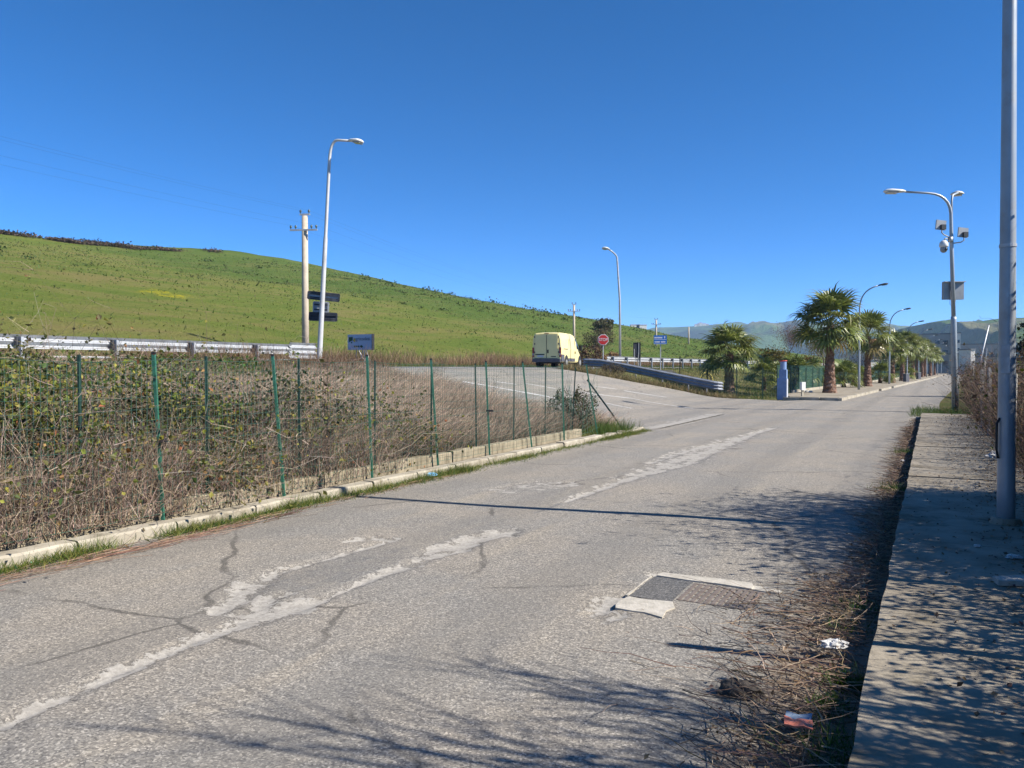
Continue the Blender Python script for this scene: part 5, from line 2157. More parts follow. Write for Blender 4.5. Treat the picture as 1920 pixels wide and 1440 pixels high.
dk = [(0.05, 0.055, 0.022), (0.09, 0.075, 0.035), (0.13, 0.095, 0.05)]
for (u, v, Y, r, h, cols, lb) in ((1100, 665, 60, 1.4, 1.5, [(0.15, 0.09, 0.05), (0.10, 0.07, 0.04)], "brown bush in front of the van, left of the STOP sign"),
                                  (1122, 655, 72, 2.0, 2.4, dk, "dark bush on the lower hill behind the STOP sign"),
                                  (1148, 672, 58, 0.9, 1.0, [(0.30, 0.19, 0.09), (0.22, 0.14, 0.07)], "orange-brown dry shrub between STOP sign and lamp"),
                                  (1132, 622, 135, 1.9, 2.0, [(0.09, 0.10, 0.04), (0.13, 0.11, 0.055)], "rounded scrub bush on the hill slope above the STOP sign")):
    p = hill_point(u, v) if u in (1122, 1132) else at(u, 690, Y)
    s_, t_ = ST(p.x, p.y)
    tq = t_ - float(bend(s_))
    p.z = float(hill_z(np.array(s_), np.array(tq))) if tq < -28 else float(gz(p.x, p.y))
    bush(lb, p, r, h, cols, 2600, 0.15 * (1 + (Y > 100)), int(u))
bush("low dark dry bush at the foot of the flared barrier's upper end", on_land(1148, 703), 0.75, 0.55, [(0.07, 0.06, 0.035), (0.12, 0.09, 0.055)], 2200, 0.06, 31)
bush("dark leafy bush at the torn end of the wire fence", P3(16.4, -7.35), 0.62, 0.95, [(0.09, 0.08, 0.05), (0.13, 0.11, 0.07), (0.07, 0.08, 0.03)], 3600, 0.045, 33)

# hedgerow on the crest
mb = MB()
cr = [(0, 436), (60, 444), (120, 452), (160, 457), (215, 460), (250, 466), (300, 468), (330, 470), (370, 470), (408, 472)]
for i in range(100):
    u = random.uniform(-30, 408)
    k = vn(np.array(u / 26.0), np.array(0.3), 5)
    if k < -0.16:
        continue
    v = float(np.interp(u, [c_[0] for c_ in cr], [c_[1] for c_ in cr]))
    p = hill_point(u, v + 3)
    s_, t_ = ST(p.x, p.y)
    tq = t_ - float(bend(s_)) - 1.5
    z = float(hill_z(np.array(s_), np.array(tq)))
    x, y = XY(s_, tq + float(bend(s_)))
    hh = 0.12 + 0.9 * random.random() ** 1.6 * (0.4 + k)
    n = 130
    P = np.array([x, y, z + hh * 0.4]) + rng.normal(0, 1, (n, 3)) * np.array([1.0, 1.0, hh * 0.36])
    leaves(mb, P, rng.uniform(0.2, 0.5, n), pick([(0.12, 0.075, 0.055), (0.075, 0.06, 0.035), (0.05, 0.05, 0.025), (0.16, 0.11, 0.08)], n))
tag(mb.build("hedgerow", "leaf"), "broken line of dark scrub along the crest of the left hill", "hedgerow", kind="thing")


# ================================================================== BUILDINGS
def block(mb, c, w, d, h, rz):
    mb.box((c[0], c[1], c[2] + h / 2), (w, d, h))


def building(name, label, u0, u1, vtop, Y, depth, mat, wins, roofm="roof_grey", rz=0.0, pitched=False):
    a, b = at(u0, 690, Y), at(u1, 690, Y)
    w = b.x - a.x
    h = (690 - vtop) / F_PX * Y + CAM_H
    t = thing(name, label, "building", Vector(((a.x + b.x) / 2, Y, 0)), rz)
    mb = MB()
    mb.box((0, depth / 2, h / 2), (w, depth, h))
    mb.build("wall", mat, t)
    mb = MB()
    if pitched:
        mb.prism([(-w / 2 - 0.4, -0.4, h), (-w / 2 - 0.4, depth + 0.4, h), (-w / 2 - 0.4, depth / 2, h + depth * 0.2)], (w + 0.8, 0, 0))
    else:
        mb.box((0, depth / 2, h + 0.15), (w + 0.3, depth + 0.3, 0.3))
    mb.build("roof", roofm, t)
    for (x, z, ww, wh) in wins:
        mb = MB()
        mb.box((x * w, -0.03, z * h), (ww, 0.10, wh))
        wi = mb.build("window", "window", t)
        mb = MB()
        mb.box((x * w, -0.08, z * h - wh / 2 - 0.06), (ww + 0.2, 0.2, 0.1))
        mb.build("sill", mat, wi)
    return t


building("factory_building", "grey three-storey block with dark windows at the end of the street", 1718, 1794, 627, 215, 14, "facade_grey", [(-0.35 + i * 0.18, z, 1.1, 1.0) for i in range(5) for z in (0.28, 0.55, 0.80)] + [(0.18, 0.78, 1.3, 0.9)], rz=R(-26))
building("factory_tower", "narrow white upright tower slab beside the grey block", 1793.5, 1800, 625, 208, 5, "facade_white", [(0.0, 0.2 + 0.2 * i, 0.5, 0.8) for i in range(4)], rz=R(-26))
building("warehouse", "long low grey warehouse with dark window band, right of the white tower", 1799, 1885, 646, 240, 25, "facade_grey", [(-0.42 + i * 0.12, 0.62, 1.5, 1.1) for i in range(8)], rz=R(-24))
building("gatehouse", "small beige flat-roofed hut in front of the warehouse", 1800, 1817, 664, 190, 5, "facade_beige", [(0.0, 0.5, 0.8, 0.8)])
building("annex", "small bright white stepped building by the warehouse", 1820, 1828, 656, 185, 5, "facade_white", [(0.1, 0.5, 0.4, 0.6)])
building("house", "white house glimpsed between the street palms", 1632, 1700, 652, 125, 8, "facade_white", [(-0.35 + 0.23 * i, 0.72, 0.9, 0.9) for i in range(4)], "roof_tile", 0, True)
building("farmhouse", "long low pale farm building behind the garden trees", 1400, 1470, 672, 240, 10, "facade_white", [(-0.3 + 0.2 * i, 0.6, 0.9, 1.0) for i in range(4)], "roof_tile", 0, True)

# hilltop village and the white building past the hill
VH = "houses of the hilltop village"
for i, (u, v, w, h) in enumerate(((1304, 610.5, 9, 7), (1309, 609.8, 10, 9), (1313.5, 609.0, 14, 11), (1318, 609.4, 10, 8), (1322, 609.2, 8, 8), (1326, 609.6, 12, 6))):
    p = at(u, v + 2.5, 3270)
    t = thing("village_house", f"{['leftmost', 'second', 'third and tallest', 'fourth', 'fifth', 'rightmost'][i]} pale house of the tiny hilltop village, counted from left", "house", p, 0, VH)
    mb = MB()
    mb.box((0, 0, h / 2), (w, 9, h + 4))
    mb.build("wall", "facade_white" if i % 2 == 0 or i == 3 else "facade_beige", t)
    mb = MB()
    mb.prism([(-w / 2, -5, h + 2), (-w / 2, 5, h + 2), (-w / 2, 0, h + 4.5)], (w, 0, 0))
    mb.build("roof", "roof_tile", t)
for i, (u, v, w, h) in enumerate(((1190, 615.5, 10, 4.5), (1202, 616.5, 12, 5))):
    p = at(u, v + 1.2, 900)
    t = thing("distant_building", f"{['left', 'right'][i]} of two tiny white buildings peeping over the green hill", "building", p)
    mb = MB()
    mb.box((0, 0, h / 2 - 6), (w, 8, h + 12))
    mb.build("wall", "facade_white", t)
    mb = MB()
    mb.box((0, 0, h + 0.25), (w + 0.6, 8.6, 0.5))
    mb.build("roof", "facade_beige", t)

# leaning steel pole and small posts beyond the hedge
a, b = at(1832, 700, 62), at(1854, 610, 62)
t = thing("leaning_pole", "thin steel pole tilted to the right above the hedge, before the warehouse", "pole", a - Vector((0, 0, 1.4)))
mb = MB()
d = (b - a).normalized()
mb.tube([a - t.location - d * 1.4, b - t.location], [0.10, 0.06], 8)
mb.build("shaft", "galv", t, True)
mb = MB()
mb.tube([at(1847, 668, 62) - t.location, at(1846, 640, 62) - t.location], 0.03, 6)
mb.build("stay", "lamp_dark", t)
a = at(1846, 700, 66)
t = thing("gate_post", "short thin upright post just right of the tilted pole", "post", Vector((a.x, a.y, 0)))
mb = MB()
mb.tube([(0, 0, -0.1), (0.15, 0, 3.3)], 0.05, 8)
mb.build("shaft", "galv", t)
mb = MB()
mb.box((0.16, 0, 2.4), (0.25, 0.12, 0.2))
mb.build("bracket", "sign_back_grey", t)

# ------------------------------------------------------------------ blue utility column at the corner
p = on_plane(1467, 749, 0.0)
t = thing("utility_column", "blue-grey utility column with red rim at the pavement corner", "cabinet", p, R(-28))
mb = MB()
mb.box((0, 0, 0.53), (0.46, 0.42, 1.10))
mb.build("lower_case", "blue_box", t)
mb = MB()
mb.box((0.2325, 0, 0.53), (0.012, 0.38, 1.02))  # thin added sheet carrying the sunlit tone of this face
mb.build("lit_side", "cabinet_lit", t)
mb = MB()
mb.box((0.03, 0.02, 1.30), (0.36, 0.34, 0.44))
mb.build("upper_case", "blue_box", t)
mb = MB()
mb.tube([(0.03, 0.02, 1.52), (0.03, 0.02, 1.93)], 0.155, 14)
mb.build("drum", "blue_box", t)
mb = MB()
mb.tube([(0.03, 0.02, 1.93), (0.03, 0.02, 1.96), (0.03, 0.02, 1.99)], [0.17, 0.20, 0.18], 14)
mb.build("rim", "red_cap", t)
p = on_plane(1505, 744, 0.12)
t = thing("meter_box", "small white meter box on a stand at the green fence", "box", p, R(20))
mb = MB()
mb.box((0, 0, 0.55), (0.24, 0.16, 0.42))
mb.build("case", "lamp_white", t)
mb = MB()
mb.box((0, 0.02, 0.17), (0.10, 0.08, 0.4))
mb.build("stand", "concrete", t)
for i, (u, v, lb) in enumerate(((1699, 716, "left grey bollard-like cabinet on the far pavement"), (1722, 711, "right grey bollard-like cabinet on the far pavement"))):
    p = on_plane(u, v, 0.12)
    t = thing("junction_cabinet", lb, "cabinet", p, R(30))
    mb = MB()
    mb.box((0, 0, 0.4), (0.55, 0.35, 0.9))
    mb.build("case", "van_grey", t)
    mb = MB()
    mb.box((0, 0, 0.87), (0.6, 0.40, 0.04))
    mb.build("lid", "sign_back_grey", t)

# concrete culvert head and yellow pipe loop in the grass
c = on_land(1246, 703)
t = thing("culvert_wall", "low pale concrete culvert head in the grass behind the barrier", "wall", c, R(-12))
mb = MB()
mb.prism([(-0.85, 0, -0.3), (0.85, 0, -0.3), (0.75, 0, 0.15), (0.45, 0, 0.32), (-0.85, 0, 0.30)], (0, 0.25, 0))
mb.build("head_wall", "concrete", t)
c = on_land(1324, 716)
t = thing("pipe_loop", "yellowish half-round pipe loop standing behind the flared barrier", "pipe", c, R(10))
mb = MB()
mb.tube([(0.75 * 0.5 * math.cos(a_) * 1.25, 0, 0.62 * math.sin(a_)) for a_ in np.linspace(-0.1, math.pi + 0.1, 15)], 0.035, 8)
mb.build("arch", "yellow_pipe", t, True)
mb = MB()
mb.tube([(0.75 * 0.5 * math.cos(a_) * 1.02, 0.02, 0.50 * math.sin(a_)) for a_ in np.linspace(-0.1, math.pi + 0.1, 13)], 0.03, 8)
mb.build("inner_ring", "rubber", t, True)


# ================================================================== DRAIN
t = thing("drain_cover", "rusty slotted drain grate set in broken concrete in the road", "drain", P3(5.4, -1.28, 0.0))
o = t.location


def slab_st(nm, s0, s1, t0, t1, z0, z1, mat, jag=0.0, sk=0.0):
    c = [(s0, t0), (s0, t1), (s1, t1), (s1, t0)]
    out = []
    for i in range(4):
        a, b = c[i], c[(i + 1) % 4]
        for k in (0, 0.33, 0.66):
            s, t_ = a[0] + (b[0] - a[0]) * k, a[1] + (b[1] - a[1]) * k
            out.append(P3(s + random.uniform(-jag, jag), t_ + random.uniform(-jag, jag), z0) - o)
    mb = MB()
    mb.prism(out, (0, 0, z1 - z0))
    return mb.build(nm, mat, t)


slab_st("concrete_edge", 5.665, 5.80, -1.83, -1.14, -0.05, 0.013, "pale_concrete", 0.022)
slab_st("concrete_edge", 4.76, 5.07, -1.84, -1.50, -0.05, 0.012, "pale_concrete", 0.03)
slab_st("concrete_edge", 5.10, 5.66, -1.872, -1.855, -0.05, 0.008, "pale_concrete", 0.008)
slab_st("concrete_edge", 5.66, 5.76, -1.13, -0.92, -0.05, 0.008, "pale_concrete", 0.012)
slab_st("asphalt_infill", 5.09, 5.655, -1.845, -1.545, -0.05, 0.006, "asphalt_infill", 0.006)
gr = slab_st("grate_pan", 5.16, 5.63, -1.53, -1.02, -0.05, -0.004, "plastic_black")
for i in range(11):
    tt0 = -1.525 + i * 0.046
    slab_st("bar", 5.165, 5.625, tt0, tt0 + 0.026, -0.012, 0.007, "rusty_iron")
for i in range(6):
    s_ = 5.165 + i * 0.0875
    slab_st("cross_bar", s_, s_ + 0.022, -1.528, -1.022, -0.012, 0.0045, "rusty_iron")

# ================================================================== PLANT STUFF
TAN = [(0.36, 0.27, 0.17), (0.29, 0.22, 0.15), (0.40, 0.32, 0.23), (0.22, 0.16, 0.115), (0.33, 0.25, 0.20)]
PINK = [(0.30, 0.22, 0.18), (0.24, 0.17, 0.145), (0.36, 0.28, 0.23), (0.18, 0.125, 0.10)]
LEAFC = [(0.09, 0.105, 0.026), (0.14, 0.15, 0.032), (0.22, 0.21, 0.04), (0.06, 0.075, 0.022), (0.17, 0.14, 0.05), (0.13, 0.12, 0.045)]
RUST = [(0.30, 0.11, 0.04), (0.25, 0.15, 0.05), (0.36, 0.22, 0.08)]
GREEN = [(0.05, 0.11, 0.02), (0.075, 0.135, 0.025), (0.10, 0.15, 0.03), (0.035, 0.085, 0.02)]


def rdir(n, up, spread, ds=0.0, dt=0.0):
    d = rng.normal(0, spread, (n, 3))
    d[:, 2] = up + rng.normal(0, 0.15, n)
    return unit(d + wdir(ds, dt))


# --- bramble thicket behind the fence on the left
mb = MB()
n = 7200
s = rng.uniform(-1.5, 10.2, n)
t_ = -7.05 - np.abs(rng.normal(0, 2.2, n))
t_ = np.where(t_ < -15, -7.1 - rng.uniform(0, 6, n), t_)
hb = 1.72 + 0.8 * vn(s * 0.8, t_ * 0.8, 3) - 0.09 * np.clip(s - 4.5, 0, 6) - 0.09 * np.clip(-t_ - 8.5, 0, 8)
P = pts(s, t_, -0.05)
D = rdir(n, 1.0, 0.50)
L = hb * rng.uniform(0.55, 1.2, n)
B = rng.normal(0, 0.38, (n, 3)) + wdir(0.0, 0.14)
B[:, 2] = -rng.uniform(0.0, 0.55, n)
ctr = canes(mb, P, D, L, 0.0016 + 0.0055 * rng.uniform(0, 1, n) ** 2, B, 6, pick(TAN + PINK + [(0.46, 0.39, 0.31), (0.10, 0.07, 0.055), (0.12, 0.085, 0.065), (0.15, 0.11, 0.085)], n, 0.3) * np.array([0.88, 0.93, 0.98]), 0.075)
# fine side twigs
m = 24000
i_ = rng.integers(0, n, m)
k_ = rng.integers(1, 7, m)
Pt = ctr[i_, k_]
ribbons(mb, Pt, rdir(m, 0.15, 0.8), rng.uniform(0.12, 0.45, m), rng.uniform(0.0013, 0.0028, m), rng.normal(0, 0.10, (m, 3)), 3, pick(TAN + PINK, m, 0.3), 0.6, 0.04)
tag(mb.build("bramble_canes", "twig"), "tangle of dry bramble canes behind the left wire fence", "brambles", kind="stuff")

mb = MB()
m = 110000
i_ = rng.integers(0, n, m)
k_ = rng.integers(1, 7, m)
Pl = ctr[i_, k_] + rng.normal(0, 0.06, (m, 3))
ss_, tt_ = ST(Pl[:, 0], Pl[:, 1])
clump = vn(ss_ * 1.3, tt_ * 0.9 + Pl[:, 2] * 2.2, 21) + 0.5 * vn(ss_ * 3.1, Pl[:, 2] * 4, 22)
keep = (clump > 0.06 + 0.05 * np.clip(ss_ - 5, 0, 5)) | (rng.uniform(0, 1, m) < 0.2)
Pl = Pl[keep]
cc = pick(LEAFC, len(Pl), 0.25)
rr_ = rng.uniform(0, 1, len(Pl)) < 0.10
cc[rr_] = pick(RUST, int(rr_.sum()))
leaves(mb, Pl, rng.uniform(0.03, 0.075, len(Pl)), cc, 0.3)
m = 52000  # olive leaves, partly darkened: shade of the deep gaps put into their colour
s = rng.uniform(-1.0, 10.5, m)
t_ = -7.2 - np.abs(rng.normal(0, 2.0, m))
hd_ = 1.3 + 1.0 * vn(s * 1.1, t_ * 1.1, 26) - 0.09 * np.clip(s - 4.5, 0, 5)
P = pts(s, t_, 0)
P[:, 2] += hd_ * rng.uniform(0, 1, m) ** 0.8
kp = (vn(s * 1.6, P[:, 2] * 2.4 + t_ * 0.7, 27) > -0.12)
P = P[kp]
leaves(mb, P, rng.uniform(0.03, 0.07, len(P)), pick([(0.06, 0.065, 0.024), (0.04, 0.045, 0.018), (0.085, 0.065, 0.035), (0.095, 0.10, 0.028)], len(P), 0.25), 0.2)
m = 14000
s = rng.uniform(-1.0, 9.0, m)
t_ = -7.0 - np.abs(rng.normal(0, 0.6, m))
P = pts(s, t_, 0)
P[:, 2] += 0.2 + rng.uniform(0, 1, m) * (1.4 - 0.09 * np.clip(s - 4, 0, 5))
kp = (vn(s * 2.1 + 7, P[:, 2] * 2.6, 28) + 0.4 * vn(s * 6, P[:, 2] * 6, 29)) > 0.12
P = P[kp]
leaves(mb, P, rng.uniform(0.035, 0.075, len(P)), pick([(0.15, 0.18, 0.03), (0.24, 0.24, 0.035), (0.10, 0.14, 0.025), (0.30, 0.26, 0.05)], len(P), 0.2), 0.4)
m = 9000
s = rng.uniform(-1.0, 4.6, m)
t_ = -7.2 - np.abs(rng.normal(0, 1.3, m))
P = pts(s, t_, 0)
P[:, 2] += rng.uniform(0.8, 1.5, m)
kp = (vn(s * 1.4 + 3, P[:, 2] * 2.0 + t_ * 0.5, 38) + 0.4 * vn(s * 5, P[:, 2] * 5, 39)) > 0.0
P = P[kp]
leaves(mb, P, rng.uniform(0.035, 0.08, len(P)), pick([(0.12, 0.15, 0.028), (0.19, 0.20, 0.032), (0.09, 0.125, 0.025), (0.26, 0.23, 0.045)], len(P), 0.2), 0.5)
tag(mb.build("bramble_leaves", "leaf"), "yellowing green bramble leaves scattered through the dry canes", "leaves", kind="stuff")

# dead stems leaning through the wire over the wall at far left
mb = MB()
n = 3800
s = rng.uniform(2.4, 9.0, n)
s = np.where(rng.uniform(0, 1, n) < 0.55, rng.uniform(2.4, 5.4, n), s)
t_ = rng.uniform(-7.15, -6.70, n)
x, y = XY(s, t_)
P = np.stack([x, y, np.where(t_ > -6.8, 0.12, 0.22)], -1)
canes(mb, P, rdir(n, 0.85, 0.35), rng.uniform(0.2, 0.85, n), rng.uniform(0.002, 0.0045, n), rng.normal(0, 0.15, (n, 3)), 5, pick(PINK + TAN, n, 0.25), 0.04)
tag(mb.build("dead_stems", "twig"), "dead stems poking through the wire over the low wall", "stems", kind="stuff")

# --- green weeds under the left barrier
mb = MB()
n = 15000
s = rng.uniform(-4, 15, n)
t_ = rng.uniform(-17.4, -13.8, n)
dens = vn(s * 0.5, t_ * 0.5, 61) + 0.25 - 0.10 * np.clip(s - 9, 0, 8)
kp = dens > 0.0
P = pts(s, t_, 0)[kp]
P[:, 2] += rng.uniform(0, 0.42, len(P))
leaves(mb, P, rng.uniform(0.05, 0.13, len(P)), pick(GREEN + LEAFC[:2], len(P), 0.25), 0.8)
n = 12000
s, t_ = scatter(n, -4, 15, -17.5, -10.5)
ribbons(mb, pts(s, t_, -0.04), rdir(n, 1.0, 0.35), rng.uniform(0.2, 0.5, n), rng.uniform(0.004, 0.008, n), rng.normal(0, 0.12, (n, 3)), 3, pick(GREEN + LEAFC, n, 0.25), 0.9)
tag(mb.build("green_weeds", "grass"), "fresh green weeds growing under the left crash barrier", "weeds", kind="stuff")

# --- tall dry grass on the bank
mb = MB()
n = 62000
t_ = -7.05 - 11.0 * rng.uniform(0, 1, n) ** 1.25
s = rng.uniform(6.0, 24.0, n)
kp = s < s_left(t_) - 0.25 + 0.35 * vn(s * 2, t_ * 2, 4)
edge = np.clip((s - 6.0) / 3.5, 0, 1)
kp &= rng.uniform(0, 1, n) < 0.05 + 0.95 * edge
s, t_ = s[kp], t_[kp]
n = len(s)
hh = (0.64 + 0.65 * vn(s * 0.9, t_ * 0.9, 31) + 0.45 * vn(s * 2.6, t_ * 2.6, 32)) * rng.uniform(0.75, 1.15, n)
near_edge = np.clip((s_left(t_) - s) / 2.5, 0.0, 1)
hh *= 0.55 + 0.45 * near_edge
hh *= 1.0 - 0.58 * np.clip((-t_ - 11) / 4, 0, 1)
hh *= 1.45 - 0.35 * np.clip((s - 9) / 6, 0, 1)
D = rdir(n, 1.0, 0.30, 0.26, 0.05)
B = wdir(0.36, 0.06) * hh[:, None] + rng.normal(0, 0.10, (n, 3))
B[:, 2] = -0.14 * hh
tone = vn(s * 0.6, t_ * 0.6, 44)[:, None]
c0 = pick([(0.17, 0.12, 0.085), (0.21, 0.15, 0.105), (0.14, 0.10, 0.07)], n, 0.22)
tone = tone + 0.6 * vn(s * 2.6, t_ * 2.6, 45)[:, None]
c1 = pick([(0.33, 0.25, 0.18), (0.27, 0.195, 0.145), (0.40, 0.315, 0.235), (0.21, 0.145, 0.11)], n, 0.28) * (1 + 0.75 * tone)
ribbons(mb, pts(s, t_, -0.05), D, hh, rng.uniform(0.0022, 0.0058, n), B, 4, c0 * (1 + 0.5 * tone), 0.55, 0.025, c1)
# feathery heads
m = 26000
i_ = rng.integers(0, n, m)
P = pts(s, t_, -0.05)[i_] + D[i_] * (hh[i_] * rng.uniform(0.55, 0.95, m))[:, None] + B[i_] * 0.7
ribbons(mb, P, rdir(m, 0.6, 0.6, 0.45), rng.uniform(0.08, 0.22, m), rng.uniform(0.0015, 0.003, m), rng.normal(0, 0.03, (m, 3)), 2, pick([(0.33, 0.25, 0.185), (0.26, 0.19, 0.15), (0.40, 0.32, 0.24)], m, 0.25), 0.7)
tag(mb.build("dry_grass", "dry"), "tall dry brown grass on the bank leaning right, before the side road", "dry grass", kind="stuff")

# dark twiggy stems standing out of the dry grass
mb = MB()
for (u, v, k) in ((818, 705, 26), (700, 690, 10), (920, 735, 8), (1085, 760, 14), (610, 680, 10)):
    p = on_land(u, v + 22)
    n = k
    P = np.tile(np.array([p.x, p.y, p.z]), (n, 1)) + rng.normal(0, 0.12, (n, 3)) * np.array([1, 1, 0])
    c_ = canes(mb, P, rdir(n, 1.0, 0.22), rng.uniform(0.6, 1.05, n), np.full(n, 0.004), rng.normal(0, 0.1, (n, 3)), 5, pick([(0.12, 0.10, 0.075), (0.17, 0.13, 0.10)], n))
    m = n * 9
    ii = rng.integers(0, n, m)
    ribbons(mb, c_[ii, rng.integers(2, 6, m)], rdir(m, 0.5, 0.5), rng.uniform(0.08, 0.2, m), np.full(m, 0.0025), np.zeros((m, 3)), 2, pick([(0.13, 0.11, 0.08)], m), 0.6)
tag(mb.build("dark_stalks", "twig"), "dark upright stalks standing out of the dry grass", "stalks", kind="stuff")

# brown and reddish weeds along the left barrier's right half
mb = MB()
n = 6000
s, t_ = scatter(n, 11.5, 21.0, -17.6, -15.8)
hh = rng.uniform(0.35, 0.85, n) * (0.8 + 0.6 * vn(s, t_, 12))
ribbons(mb, pts(s, t_, -0.04), rdir(n, 1.0, 0.25), hh, rng.uniform(0.003, 0.006, n), rng.normal(0, 0.1, (n, 3)), 3, pick([(0.15, 0.09, 0.06), (0.22, 0.14, 0.09), (0.11, 0.09, 0.05)], n), 0.5, 0.02)
tag(mb.build("brown_weeds", "dry"), "brown weeds in front of the right half of the left crash barrier", "weeds", kind="stuff")

# --- dry brush on the far verge of the main road
mb = MB()
n = 30000
s = rng.uniform(2, 95, n)
tq = rng.uniform(-29.6, -26.9, n)
dens = 0.5 + 1.2 * vn(s * 0.22, tq * 0.4, 71) + 0.35 * ((s > 28) & (s < 62))
kp = rng.uniform(0, 1, n) < dens
s, tq = s[kp], tq[kp]
n = len(s)
tf = tq + bend(s)
x, y = XY(s, tf)
P = np.stack([x, y, np.maximum(ground_z(s, tf), hill_z(s, tq)) - 0.08], -1)
hh = (0.55 + 0.7 * vn(s * 0.5, tq * 0.6, 72) + 0.25 * ((s > 30) & (s < 60))) * rng.uniform(0.7, 1.2, n)
hh = np.clip(hh, 0.15, 1.4)
c1 = pick([(0.26, 0.15, 0.105), (0.33, 0.22, 0.13), (0.20, 0.12, 0.085), (0.36, 0.27, 0.16), (0.14, 0.13, 0.05)], n, 0.2)
ribbons(mb, P, rdir(n, 1.0, 0.35), hh, rng.uniform(0.007, 0.014, n), rng.normal(0, 0.15, (n, 3)), 3, c1 * 0.75, 0.6, 0.03, c1)
tag(mb.build("verge_brush", "dry"), "reddish-brown dry brush along the far verge below the green hill", "brush", kind="stuff")

mb = MB()
n = 9000
s = rng.uniform(10, 110, n)
tq = rng.uniform(-27.2, -26.4, n)
tf = tq + bend(s)
ribbons(mb, pts(s, tf, -0.05), rdir(n, 1.0, 0.4), rng.uniform(0.12, 0.38, n), rng.uniform(0.008, 0.016, n), rng.normal(0, 0.06, (n, 3)), 2, pick(GREEN + [(0.16, 0.17, 0.05)], n), 0.9)
tag(mb.build("verge_grass", "grass"), "short green grass edging the far side of the main road", "grass", kind="stuff")

# --- pasture tufts on the hill
mb = MB()
n = 80000
k = rng.uniform(0, 1, n)
s = -30 + 420 * k ** 1.6
tq = -28.6 - 100 * rng.uniform(0, 1, n) ** 1.2
x, y = XY(s, tq + bend(s))
u = 960 + F_PX * x / np.maximum(y, 1)
kp = (y > 15) & (u > -60) & (u < 1480)
s, tq, x, y = s[kp], tq[kp], x[kp], y[kp]
n = len(s)
z = hill_z(s, tq)
dist = np.hypot(x, y)
gz_ = np.clip((s - 40) / 90, 0, 1)[:, None]
big = vn(s * 0.09, tq * 0.09, 91)[:, None] + 0.5 * vn(s * 0.35, tq * 0.35, 92)[:, None]
ca = pick([(0.115, 0.165, 0.033), (0.155, 0.18, 0.045), (0.095, 0.145, 0.028), (0.20, 0.185, 0.065)], n, 0.18)
cb = pick([(0.10, 0.145, 0.036), (0.13, 0.16, 0.046), (0.085, 0.125, 0.032), (0.17, 0.175, 0.065)], n, 0.18)
c = ca * (1 - gz_) + cb * gz_
c = np.where(big > 0.38, c * 0.78, c)
P0 = np.stack([x, y, z - 0.05], -1)
for q in range(2):
    hh = rng.uniform(0.06, 0.18, n) * (1 + 0.5 * (big[:, 0] > 0.38)) * np.clip(dist / 90, 0.7, 1.5)
    Pq = P0 + rng.normal(0, 0.16, (n, 3)) * np.array([1, 1, 0])
    ribbons(mb, Pq, rdir(n, 0.7, 0.8), hh, hh * rng.uniform(0.3, 0.5, n), rng.normal(0, 0.08, (n, 3)), 1, c, 0.75)
tag(mb.build("pasture_tufts", "grass"), "grass tufts covering the green hillside pasture", "grass", kind="stuff")

# dark scattered tussocks
mb = MB()
n = 300
s = rng.uniform(0, 200, n)
tq = -32 - 88 * rng.uniform(0, 1, n)
kp = (vn(s * 0.045, tq * 0.06, 201) + 0.6 * vn(s * 0.2, tq * 0.2, 202)) > 0.08
s, tq = s[kp], tq[kp]
n = len(s)
x, y = XY(s, tq + bend(s))
z = hill_z(s, tq)
dist = np.hypot(x, y)
for j in range(n):
    m = 34
    r_ = (0.12 + 0.4 * rng.uniform() ** 2.5) * max(0.7, dist[j] / 110)
    P = np.array([x[j], y[j], z[j]]) + rng.normal(0, 1, (m, 3)) * np.array([r_, r_, r_ * 0.45]) + np.array([0, 0, r_ * 0.4])
    leaves(mb, P, rng.uniform(0.5, 0.9, m) * r_, pick([(0.06, 0.09, 0.02), (0.085, 0.115, 0.028)], m), 0.8)
tag(mb.build("dark_tussocks", "leaf"), "dark green tussocks dotted over the hillside", "tussocks", kind="stuff")

# --- grass in the left gutter
mb = MB()
n = 30000
s = rng.uniform(2.4, 18.8, n)
off = np.abs(rng.normal(0, 0.12, n))
t_ = -6.45 + off
dens = 0.75 + 1.3 * vn(s * 1.1, s * 0, 14) + 0.5 * vn(s * 4, t_ * 5, 15)
kp = (rng.uniform(0, 1, n) < dens)
s, t_ = s[kp], t_[kp]
n = len(s)
x, y = XY(s, t_)
hh = rng.uniform(0.04, 0.16, n) * (0.8 + 0.8 * vn(s * 2, t_ * 3, 16))
ribbons(mb, np.stack([x, y, np.full(n, -0.01)], -1), rdir(n, 0.8, 0.6), np.clip(hh, 0.02, 0.2), rng.uniform(0.0018, 0.004, n), rng.normal(0, 0.02, (n, 3)), 3, pick(GREEN + [(0.19, 0.20, 0.045), (0.26, 0.24, 0.07), (0.15, 0.19, 0.035), (0.22, 0.22, 0.05)], n), 0.85)
n = 9000
s = np.clip(rng.normal(17.6, 0.75, n), 15.2, 19.2)
t_ = rng.uniform(-8.4, -6.5, n)
kp = s < s_left(t_) + 0.25
s, t_ = s[kp], t_[kp]
n = len(s)
ribbons(mb, pts(s, t_, -0.06), rdir(n, 1.0, 0.4), rng.uniform(0.12, 0.36, n), rng.uniform(0.003, 0.006, n), rng.normal(0, 0.08, (n, 3)), 3, pick(GREEN + [(0.10, 0.17, 0.03), (0.18, 0.17, 0.05)], n), 0.85)
tag(mb.build("gutter_grass", "grass"), "green grass along the foot of the left kerb and at its end", "grass", kind="stuff")

